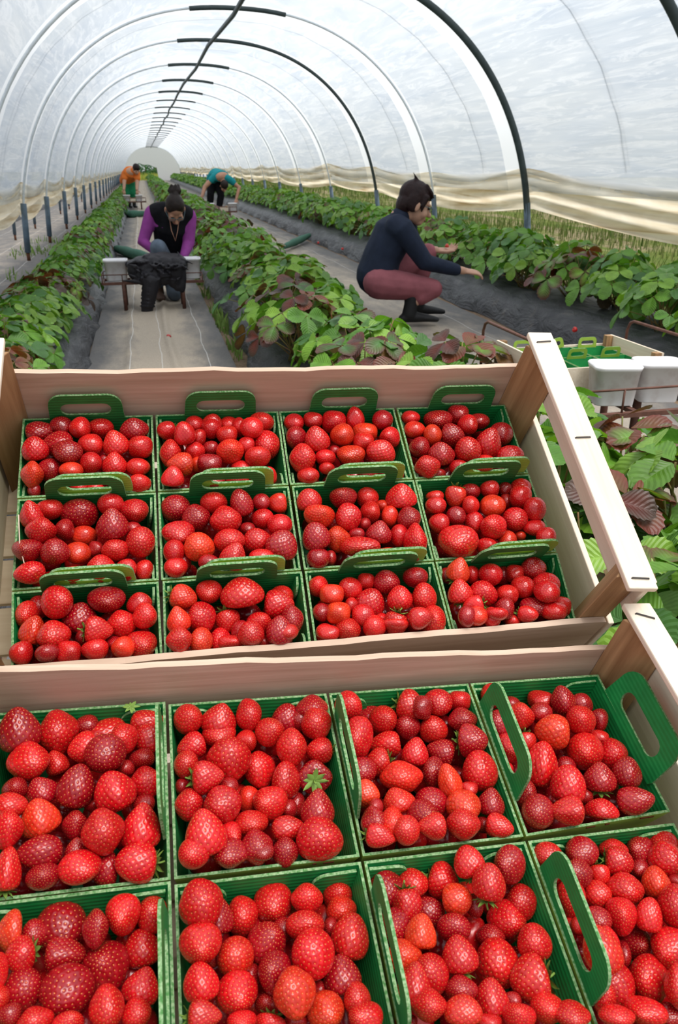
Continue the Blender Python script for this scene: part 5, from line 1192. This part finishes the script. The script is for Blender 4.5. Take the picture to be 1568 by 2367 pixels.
# ---- crouching person in a navy sweater (profile, reaching into the right bed)
Yn = 5.55; root = empty('person', (atY(925, 720, Yn)[0], Yn, 0.0)); S0 = np.array(root.location)
tag(root, 'person with short auburn hair in navy sweater and rose trousers, squatting to pick', 'person')
nr, fr_ = Yn - 0.17, Yn + 0.15
pel, wai, che, nb_ = J(872, 632, Yn), J(884, 592, Yn), J(913, 535, Yn), J(927, 497, Yn)
hd = J(962, 470, Yn); f_h = J(1000, 484, Yn) - J(962, 470, Yn)
shN, elN, wrN = J(930, 528, nr), J(984, 607, nr - 0.02), J(1072, 626, nr)
shF, elF, wrF = J(940, 525, fr_), J(962, 580, fr_ + 0.05), J(1008, 578, fr_ - 0.02)
hipN, knN, anN = J(876, 655, nr + 0.05), J(1000, 668, nr), J(950, 704, nr)
hipF, knF, anF = J(880, 645, fr_ - 0.05), J(988, 585, fr_), J(968, 690, fr_)
b = MB()
cap(b, [pel, wai, che, (che + nb_) / 2], [(0.115, 0.145), (0.10, 0.135), (0.12, 0.165), (0.07, 0.11)], 14, ref=(1, 0, 0.3))
cap(b, [nb_ - (hd - nb_) * 0.2, J(941, 495, Yn), J(952, 480, Yn)], [0.058, 0.050, 0.052])
E_, Mx = head(b, hd, f_h, unit(hd - nb_) + np.array([-.25, 0, 0.9]), 1.16)
for sh, el, wr in ((shN, elN, wrN), (shF, elF, wrF)): cap(b, [sh, el, wr], [0.052, 0.040, 0.027])
for hp, kn, an in ((hipN, knN, anN), (hipF, knF, anF)): cap(b, [hp, (hp + kn) / 2, kn], [0.088, 0.078, 0.058]); cap(b, [kn, kn * 0.6 + an * 0.4 + np.array([-0.025, 0, 0]), an], [0.052, 0.052, 0.034])
hand(b, wrN, J(1105, 630, nr) - wrN, np.array([0.25, 0.3, -1.0]), -1, 1.05, 0.45)
hand(b, wrF, J(1045, 580, fr_) - wrF, np.array([0.1, -0.35, 1.0]), -1, 1.1, 0.75)
body = remeshed(b, 0.0068, 2, 'body'); body.materials.append(M['skin']); body.transform(Matrix.Translation(-Vector(S0))); link('body', body, root)
w = MB()
cap(w, [pel + (pel - wai) * 0.12, wai, che, (che * 0.55 + nb_ * 0.45), nb_ * 0.86 + che * 0.14], [(0.145, 0.178), (0.134, 0.160), (0.142, 0.185), (0.115, 0.15), (0.070, 0.080)], 16, ref=(1, 0, 0.3))
cap(w, [shN + np.array([-.02, .05, 0.005]), shN, elN, elN * 0.25 + J(1057, 624, nr) * 0.75, J(1055, 624, nr)], [0.088, 0.080, 0.062, 0.048, 0.042])
cap(w, [shF + np.array([-.02, -.05, 0.005]), shF, elF, J(996, 579, fr_ - .01)], [0.085, 0.076, 0.058, 0.040])
wear(root, 'sweater', w, M['navy'], 0.011, S0)
w = MB(); cap(w, [pel + np.array([0, 0, 0.0]), pel + np.array([0.03, 0, -0.05])], [(0.135, 0.165), (0.125, 0.16)], 14, ref=(1, 0, 0))
for hp, kn, an in ((hipN, knN, anN), (hipF, knF, anF)):
    cap(w, [hp, hp * .5 + kn * .5, kn], [0.112, 0.098, 0.072]); cap(w, [kn, kn * 0.55 + an * 0.45 + np.array([-0.015, 0, 0])], [0.070, 0.066])
wear(root, 'trousers', w, M['rose'], 0.011, S0)
for an in (anN, anF):
    w = MB(); foot(w, an, (1, -0.05), 1.05, sole=-(an[2] - 0.014)); wear(root, 'boot', w, M['boot'], 0.008, S0)
w = MB(); s = 1.16
w.ell(E_(0, -0.022, 0.040), np.array((0.083, 0.098, 0.088)) * s, Mx, 18, 12)
w.ell(E_(0, -0.070, -0.020), np.array((0.070, 0.048, 0.075)) * s, Mx, 14, 10)
for q in (-1, 1):
    w.ell(E_(q * 0.070, -0.035, 0.0), np.array((0.018, 0.045, 0.060)) * s, Mx, 12, 8)
    w.tube([E_(q * 0.070, 0.030, 0.045), E_(q * 0.073, 0.022, -0.005), E_(q * 0.070, 0.026, -0.040)], [0.020 * s, 0.014 * s, 0.004 * s], 8, caps_round=True)
for k in range(9):
    x = -0.064 + 0.016 * k; w.tube([E_(x * 0.8, 0.015, 0.108), E_(x, 0.055, 0.078), E_(x * 1.05, 0.074, 0.040 + 0.007 * (k % 3))], [0.011 * s, 0.009 * s, 0.004 * s], 8, caps_round=True)
for k in range(4): w.tube([E_(-0.02 + 0.015 * k, -0.04, 0.118), E_(-0.03 + 0.02 * k, -0.055 - 0.01 * k, 0.150)], [0.010 * s, 0.0035 * s], 6, caps_round=True)
wear(root, 'hair', w, M['hair_red'], 0.0065, S0, None, 1); face_parts(root, E_, Mx, 1.16, S0)
pc = wrF + unit(J(1045, 580, fr_) - wrF) * 0.085 + np.array([0, -0.012, 0.035])
o = link('strawberry', hi[5]); o.location = pc; o.scale = (0.016,) * 3; o.color = (0.62, 0.03, 0.016, 1); tag(o, 'red strawberry held in the open palm of the navy-sweatered person', 'strawberry', 'stray strawberries')

# ---- crouching woman in purple behind the jacket trolley
Yp = 7.12; root = empty('person', (atY(395, 700, Yp)[0], Yp + 0.1, 0.0)); S0 = np.array(root.location)
tag(root, 'woman with dark hair bun, purple sleeves and black vest, kneeling behind the jacket trolley', 'person')
pel, wai, che, nb_ = J(395, 612, Yp + 0.24), J(396, 573, Yp + 0.16), J(397, 520, Yp + 0.02), J(400, 486, Yp - 0.02)
hd = J(405, 484, Yp - 0.17); f_h = np.array([0.05, -0.62, -0.78])
shL, elL, wrL = J(351, 494, Yp + 0.02), J(331, 560, Yp - 0.03), J(372, 590, Yp - 0.17)
shR, elR, wrR = J(438, 500, Yp + 0.02), J(436, 562, Yp - 0.03), J(424, 596, Yp - 0.17)
hipL, knL, anL = J(380, 618, Yp + 0.2), J(366, 572, Yp - 0.16), J(368, 690, Yp - 0.05)
hipR, knR, anR = J(408, 622, Yp + 0.2), J(404, 682, Yp - 0.14), J(408, 690, Yp + 0.30)
anL[2] = 0.10; knR[2] = 0.075; anR[2] = 0.085
b = MB()
cap(b, [pel, wai, che, (che + nb_) / 2], [(0.10, 0.135), (0.09, 0.12), (0.10, 0.15), (0.065, 0.10)], 14, ref=(0, -1, 0))
cap(b, [nb_, J(402, 490, Yp - 0.10)], [0.052, 0.05]); s = 0.98
E_, Mx = head(b, hd, f_h, np.array([0.03, -0.72, 0.70]), s)
for sh, el, wr in ((shL, elL, wrL), (shR, elR, wrR)): cap(b, [sh, el, wr], [0.046, 0.037, 0.025])
for hp, kn, an in ((hipL, knL, anL), (hipR, knR, anR)): cap(b, [hp, (hp + kn) / 2, kn], [0.085, 0.074, 0.056]); cap(b, [kn, (kn + an) / 2, an], [0.050, 0.050, 0.034])
hand(b, wrL, np.array([0.5, -0.6, -0.4]), np.array([0.2, 0, -1.0]), 1, 0.95, 0.6); hand(b, wrR, np.array([-0.5, -0.6, -0.4]), np.array([-0.2, 0, -1.0]), -1, 0.95, 0.6)
body = remeshed(b, 0.0068, 2, 'body'); body.materials.append(M['skin2']); body.transform(Matrix.Translation(-Vector(S0))); link('body', body, root)
w = MB()
for sh, el, wr in ((shL, elL, wrL), (shR, elR, wrR)): cap(w, [sh * 0.9 + che * 0.1, sh, el, wr * 0.9 + el * 0.1], [0.066, 0.064, 0.052, 0.037])
cap(w, [che, nb_ * 0.7 + che * 0.3], [(0.112, 0.165), (0.075, 0.11)], 14, ref=(0, -1, 0)); cap(w, [shL + np.array([0.01, 0, 0.004]), nb_ + np.array([0, 0.02, -0.02]), shR + np.array([-0.01, 0, 0.004])], [0.068, 0.066, 0.068]); wear(root, 'sweater', w, M['purple'], 0.010, S0)
w = MB(); cap(w, [wai + (pel - wai) * 0.6, wai, che, nb_ * 0.45 + che * 0.55], [(0.125, 0.150), (0.115, 0.140), (0.125, 0.160), (0.098, 0.138)], 16, ref=(0, -1, 0))
for sh in (shL, shR): cap(w, [sh * 0.80 + nb_ * 0.20 + np.array([0, 0, 0.012]), sh * 0.4 + nb_ * 0.6 + np.array([0, 0.01, 0.008])], [0.070, 0.074]); cap(w, [sh * 0.72 + nb_ * 0.28 + np.array([0, -.01, 0.0]), che * 0.6 + sh * 0.4], [0.076, 0.098])
cap(w, [nb_ + np.array([0, .02, -.03]), nb_ + np.array([0, .0, 0.01])], [(0.075, 0.085), (0.062, 0.068)], 12); wear(root, 'vest', w, M['black'], 0.010, S0)
w = MB(); cap(w, [pel, pel + np.array([0, -0.05, -0.02])], [(0.12, 0.15), (0.115, 0.15)], 14, ref=(0, -1, 0))
for hp, kn, an in ((hipL, knL, anL), (hipR, knR, anR)): cap(w, [hp, (hp + kn) / 2, kn], [0.102, 0.090, 0.070]); cap(w, [kn, (kn + an) / 2, an * 0.85 + kn * 0.15], [0.066, 0.064, 0.052])
wear(root, 'jeans', w, M['denim'], 0.011, S0)
w = MB(); foot(w, anL, (0.1, -1), 1.0, sole=-(anL[2] - 0.014)); wear(root, 'shoe', w, M['brownshoe'], 0.008, S0)
w = MB(); cap(w, [anR, anR + np.array([0, 0.05, -0.02]), anR + np.array([0, 0.10, -0.055])], [0.042, 0.046, 0.03]); wear(root, 'shoe', w, M['brownshoe'], 0.008, S0)
w = MB(); w.ell(E_(0, -0.018, 0.036), np.array((0.079, 0.094, 0.086)) * s, Mx, 18, 12); w.ell(E_(0, -0.055, -0.02), np.array((0.066, 0.05, 0.07)) * s, Mx, 14, 10)
bn = J(404.5, 441, Yp - 0.16); w.ell(bn, (0.052, 0.05, 0.045), None, 14, 9)
cap(w, [bn, bn * 0.5 + E_(0, -0.02, 0.1) * 0.5], [0.034, 0.03])
for k in range(5): 
    a0 = k * 1.26; w.tube([bn + np.array([math.cos(a0) * .03, math.sin(a0) * .03, -.03]), bn + np.array([math.cos(a0 + .6) * .052, math.sin(a0 + .6) * .05, 0.0]), bn + np.array([math.cos(a0 + 1.2) * .03, math.sin(a0 + 1.2) * .03, .04])], 0.012, 6, caps_round=True)
wear(root, 'hair', w, M['hair_brown'], 0.0065, S0, None, 1); face_parts(root, E_, Mx, s, S0)
m = MB(); n0 = nb_ + np.array([0, -0.06, -0.01]); m.tube([n0 + np.array([-.04, 0, 0]), n0 + np.array([-.03, -.09, -.14]), n0 + np.array([-.005, -.10, -.22]), n0 + np.array([0.02, -.10, -.14]), n0 + np.array([.05, 0, 0])], 0.0028, 5); m.build('cord', M['skin2'], root, True, sub=S0)

# ---- black jacket thrown over the trolley
mb = MB(); jy = 6.62; rj = random.Random(9)
def blob(px, py, Y, r): mb.ell(J(px, py, Y), r, None, 12, 8)
for px, py, dy, r in ((312, 612, 0.0, (0.075, 0.12, 0.040)), (330, 604, 0.03, (0.085, 0.15, 0.040)), (352, 597, 0.05, (0.09, 0.15, 0.040)), (378, 596, 0.05, (0.10, 0.15, 0.045)), (402, 599, 0.04, (0.085, 0.15, 0.045)), (420, 610, 0.0, (0.050, 0.13, 0.060)),
        (312, 626, -0.07, (0.060, 0.045, 0.075)), (332, 624, -0.08, (0.075, 0.045, 0.085)), (356, 622, -0.085, (0.085, 0.045, 0.095)), (382, 622, -0.09, (0.085, 0.045, 0.095)), (406, 625, -0.085, (0.070, 0.045, 0.105)), (421, 634, -0.07, (0.035, 0.040, 0.115)),
        (328, 643, -0.10, (0.050, 0.035, 0.055)), (352, 645, -0.11, (0.085, 0.040, 0.085)), (380, 641, -0.10, (0.070, 0.035, 0.060)), (404, 648, -0.09, (0.060, 0.032, 0.065)), (420, 655, -0.08, (0.035, 0.030, 0.075)), (412, 662, -0.085, (0.040, 0.028, 0.04))): blob(px, py, jy + dy, r)
cap(mb, [J(350, 648, jy - 0.13), J(347, 672, jy - 0.135), J(344, 690, jy - 0.13), J(341, 706, jy - 0.125)], [(0.050, 0.072), (0.046, 0.062), (0.045, 0.055), (0.045, 0.048)], 14, ref=(0, 1, 0))
cap(mb, [J(341, 706, jy - 0.125), J(340, 720, jy - 0.12)], [(0.045, 0.050), (0.042, 0.046)], 14, ref=(0, 1, 0))
for k in range(46):
    x = rj.uniform(308, 424); y = rj.uniform(594, 655); a = rj.uniform(-1.3, 1.3); l = rj.uniform(10, 26); dy = (-0.04 - 0.11 * min(1, (y - 594) / 22)); q = rj.uniform(0.008, 0.017)
    mb.tube([J(x - l * math.cos(a), y - l * math.sin(a) * .6, jy + dy + 0.015), J(x, y - 2, jy + dy - 0.012), J(x + l * math.cos(a), y + l * math.sin(a) * .6 + 1, jy + dy + 0.015)], [0.005, q, 0.005], 6, caps_round=True)
for k in range(10):
    y = 652 + 6.5 * k; x = 347 - 0.1 * (y - 650); mb.tube([J(x - 17, y + rj.uniform(-4, 4), jy - 0.14), J(x, y + rj.uniform(-4, 4), jy - 0.175), J(x + 17, y + rj.uniform(-4, 4), jy - 0.14)], [0.006, 0.011, 0.006], 6, caps_round=True)
jm = remeshed(mb, 0.006, 2, 'jacket'); jm.materials.append(M['blackshiny']); jo = link('jacket', jm); tag(jo, 'crumpled black jacket draped over the middle trolley, one sleeve hanging down', 'jacket')

# ---- bending worker in a teal shirt
Yw = 19.3; root = empty('person', (atY(500, 500, Yw)[0], Yw, 0.0)); S0 = np.array(root.location)
tag(root, 'worker in teal shirt and dark trousers bent over double, arms reaching down', 'person')
pel, mid, che = J(492, 418, Yw + 0.25), J(500, 403, Yw + 0.12), J(513, 408, Yw - 0.10); hd = J(518.6, 430, Yw - 0.22)
b = MB(); w = MB(); t = MB(); s = 1.05
cap(b, [pel, mid, che], [(0.13, 0.17), (0.11, 0.16), (0.11, 0.17)], 14, ref=(0, 0, 1)); cap(b, [che, hd], [0.06, 0.055])
E_, Mx = head(b, hd, np.array([0.1, -0.45, -0.9]), np.array([0.15, -0.8, -0.55]), s)
for (x1_, y1_), (x2_, y2_), (x3_, y3_) in (((494, 410), (473.5, 433), (467.5, 453)), ((534, 417), (553, 434), (547, 459))):
    cap(b, [J(x1_, y1_, Yw - .1), J(x2_, y2_, Yw - .12), J(x3_, y3_, Yw - .2)], [0.058, 0.050, 0.033]); d = J(x3_, y3_, Yw - .2) - J(x2_, y2_, Yw - .12); hand(b, J(x3_, y3_, Yw - .2), d + np.array([0, -.05, 0]), np.array([0, 1.0, 0.1]), 1 if x1_ < 500 else -1, 1.0, 0.6)
    cap(w, [che, J(x1_, y1_, Yw - .1), J(x1_, y1_, Yw - .1) * 0.72 + J(x2_, y2_, Yw - .12) * 0.28], [0.10, 0.082, 0.074])
cap(w, [pel + (mid - pel) * 0.25, mid, che, che + (hd - che) * .12], [(0.15, 0.18), (0.135, 0.18), (0.13, 0.19), (0.08, 0.11)], 14, ref=(0, 0, 1))
for (x1_, y1_), (x2_, y2_), (x3_, y3_) in (((490, 418), (487, 449), (485, 492)), ((504, 420), (511, 452), (505, 494))):
    a0, a1, a2 = J(x1_, y1_, Yw + .22), J(x2_, y2_, Yw + .08), J(x3_, y3_, Yw + .1); a2[2] = 0.11
    cap(b, [a0, a1, a2], [0.085, 0.055, 0.036]); cap(t, [a0, a1, a2], [0.110, 0.085, 0.066]); q = MB(); foot(q, a2, (0, -1), 1.0, sole=-(a2[2] - 0.014)); wear(root, 'boot', q, M['boot'], 0.012, S0)
cap(t, [pel, J(497, 423, Yw + .22)], [(0.14, 0.17), (0.12, 0.16)], 12, ref=(0, 1, 0))
body = remeshed(b, 0.0085, 2, 'body'); body.materials.append(M['skin2']); body.transform(Matrix.Translation(-Vector(S0))); link('body', body, root)
wear(root, 'shirt', w, M['teal'], 0.014, S0); wear(root, 'trousers', t, M['black'], 0.014, S0)
w = MB(); w.ell(E_(0, -0.015, 0.035), np.array((0.083, 0.100, 0.092)) * s, Mx, 16, 10); w.ell(E_(0, -0.055, -0.02), np.array((0.068, 0.05, 0.07)) * s, Mx, 12, 8); wear(root, 'hair', w, M['hair_brown'], 0.010, S0); face_parts(root, E_, Mx, s, S0, False)

# ---- bending worker in an orange shirt
Yw = 24.1; root = empty('person', (atY(300, 480, Yw)[0], Yw + 0.2, 0.0)); S0 = np.array(root.location)
tag(root, 'worker in orange shirt and green trousers leaning over a trolley, farthest away', 'person')
pel, mid, che = J(294, 418, Yw + 0.40), J(298, 406, Yw + 0.22), J(304, 397, Yw - 0.02); hd = J(315, 391, Yw - 0.14)
b = MB(); w = MB(); t = MB(); s = 1.12
cap(b, [pel, mid, che], [(0.13, 0.17), (0.12, 0.17), (0.12, 0.18)], 14, ref=(0, 0, 1)); cap(b, [che, hd], [0.065, 0.06])
E_, Mx = head(b, hd, np.array([0.35, -0.75, -0.55]), np.array([0.2, -0.45, 0.85]), s)
for (x1_, y1_), (x2_, y2_), (x3_, y3_) in (((289, 402), (287.5, 421), (286.5, 438)), ((318.5, 403), (317, 422), (316.5, 438))):
    cap(b, [J(x1_, y1_, Yw), J(x2_, y2_, Yw - .1), J(x3_, y3_, Yw - .2)], [0.060, 0.052, 0.036]); hand(b, J(x3_, y3_, Yw - .2), np.array([0, -.15, -1.0]), np.array([0, 1.0, 0.0]), 1 if x1_ < 300 else -1, 1.05, 0.6)
    cap(w, [che, J(x1_, y1_, Yw), J(x1_, y1_, Yw) * 0.5 + J(x2_, y2_, Yw - .1) * 0.5], [0.12, 0.095, 0.085])
cap(w, [pel + (mid - pel) * 0.1, mid, che, che + (hd - che) * .25], [(0.19, 0.22), (0.18, 0.22), (0.16, 0.22), (0.09, 0.11)], 14, ref=(0, 0, 1))
for (x1_, y1_), (x2_, y2_), (x3_, y3_) in (((291, 424), (294, 448), (299.5, 473)), ((304, 424), (306, 448), (311, 474))):
    a0, a1, a2 = J(x1_, y1_, Yw + .32), J(x2_, y2_, Yw + .25), J(x3_, y3_, Yw + .35); a2[2] = 0.11
    cap(b, [a0, a1, a2], [0.09, 0.06, 0.036]); cap(t, [a0, a1, a1 * 0.4 + a2 * 0.6], [0.125, 0.110, 0.088]); q = MB(); foot(q, a2, (0.3, -1), 1.05, sole=-(a2[2] - 0.014)); wear(root, 'boot', q, M['boot'], 0.012, S0)
cap(t, [pel, pel + np.array([0, -.05, -.08])], [(0.16, 0.19), (0.14, 0.18)], 12, ref=(0, 1, 0))
body = remeshed(b, 0.0085, 2, 'body'); body.materials.append(M['skin']); body.transform(Matrix.Translation(-Vector(S0))); link('body', body, root)
wear(root, 'shirt', w, M['orange'], 0.014, S0); wear(root, 'trousers', t, M['green_cloth'], 0.014, S0)
w = MB(); w.ell(E_(0, -0.015, 0.035), np.array((0.084, 0.102, 0.094)) * s, Mx, 16, 10); w.ell(E_(0, -0.055, -0.02), np.array((0.07, 0.05, 0.07)) * s, Mx, 12, 8); wear(root, 'hair', w, M['hair_brown'], 0.010, S0); face_parts(root, E_, Mx, s, S0, False)
# ================================================================== SKY AND LIGHT
wd = bpy.data.worlds.new('sky'); sc.world = wd; wd.use_nodes = True; nt = wd.node_tree; nt.nodes.clear()
tc = N(nt, 'ShaderNodeTexCoord'); s_ = N(nt, 'ShaderNodeSeparateXYZ'); nt.links.new(tc.outputs['Generated'], s_.inputs[0])
f = noise(nt, tc.outputs['Generated'], 2.2, 5, 0.6, 0.6)
cl = ramp(nt, f, [(0.35, (0.80, 0.88, 1.0)), (0.62, (1.0, 1.0, 1.0))])
el = ramp(nt, s_.outputs[2], [(0.0, (0.66, 0.66, 0.66)), (0.35, (0.78, 0.78, 0.78)), (1.0, (1.30, 1.29, 1.25))])
col = mixc(nt, 1.0, cl, el, 'MULTIPLY')
bg = N(nt, 'ShaderNodeBackground'); nt.links.new(col, bg.inputs['Color']); bg.inputs['Strength'].default_value = 1.0
o_ = N(nt, 'ShaderNodeOutputWorld'); nt.links.new(bg.outputs[0], o_.inputs['Surface'])
sun = bpy.data.lights.new('sun', 'SUN'); sun.energy = 3.0; sun.angle = 0.6; sun.color = (1.0, 0.97, 0.92)
so = bpy.data.objects.new('sun', sun); COL.objects.link(so); so.rotation_euler = (math.radians(16), math.radians(16), 0.0)
sc.view_settings.view_transform = 'Standard'; sc.view_settings.look = 'None'; sc.view_settings.gamma = 1.0; sc.view_settings.use_curve_mapping = False
sc.view_settings.exposure = 0.15
sc.cycles.max_bounces = 8; sc.cycles.transparent_max_bounces = 12; sc.cycles.diffuse_bounces = 3; sc.cycles.glossy_bounces = 2; sc.cycles.transmission_bounces = 4
sc.cycles.caustics_reflective = False; sc.cycles.caustics_refractive = False; sc.cycles.use_denoising = True
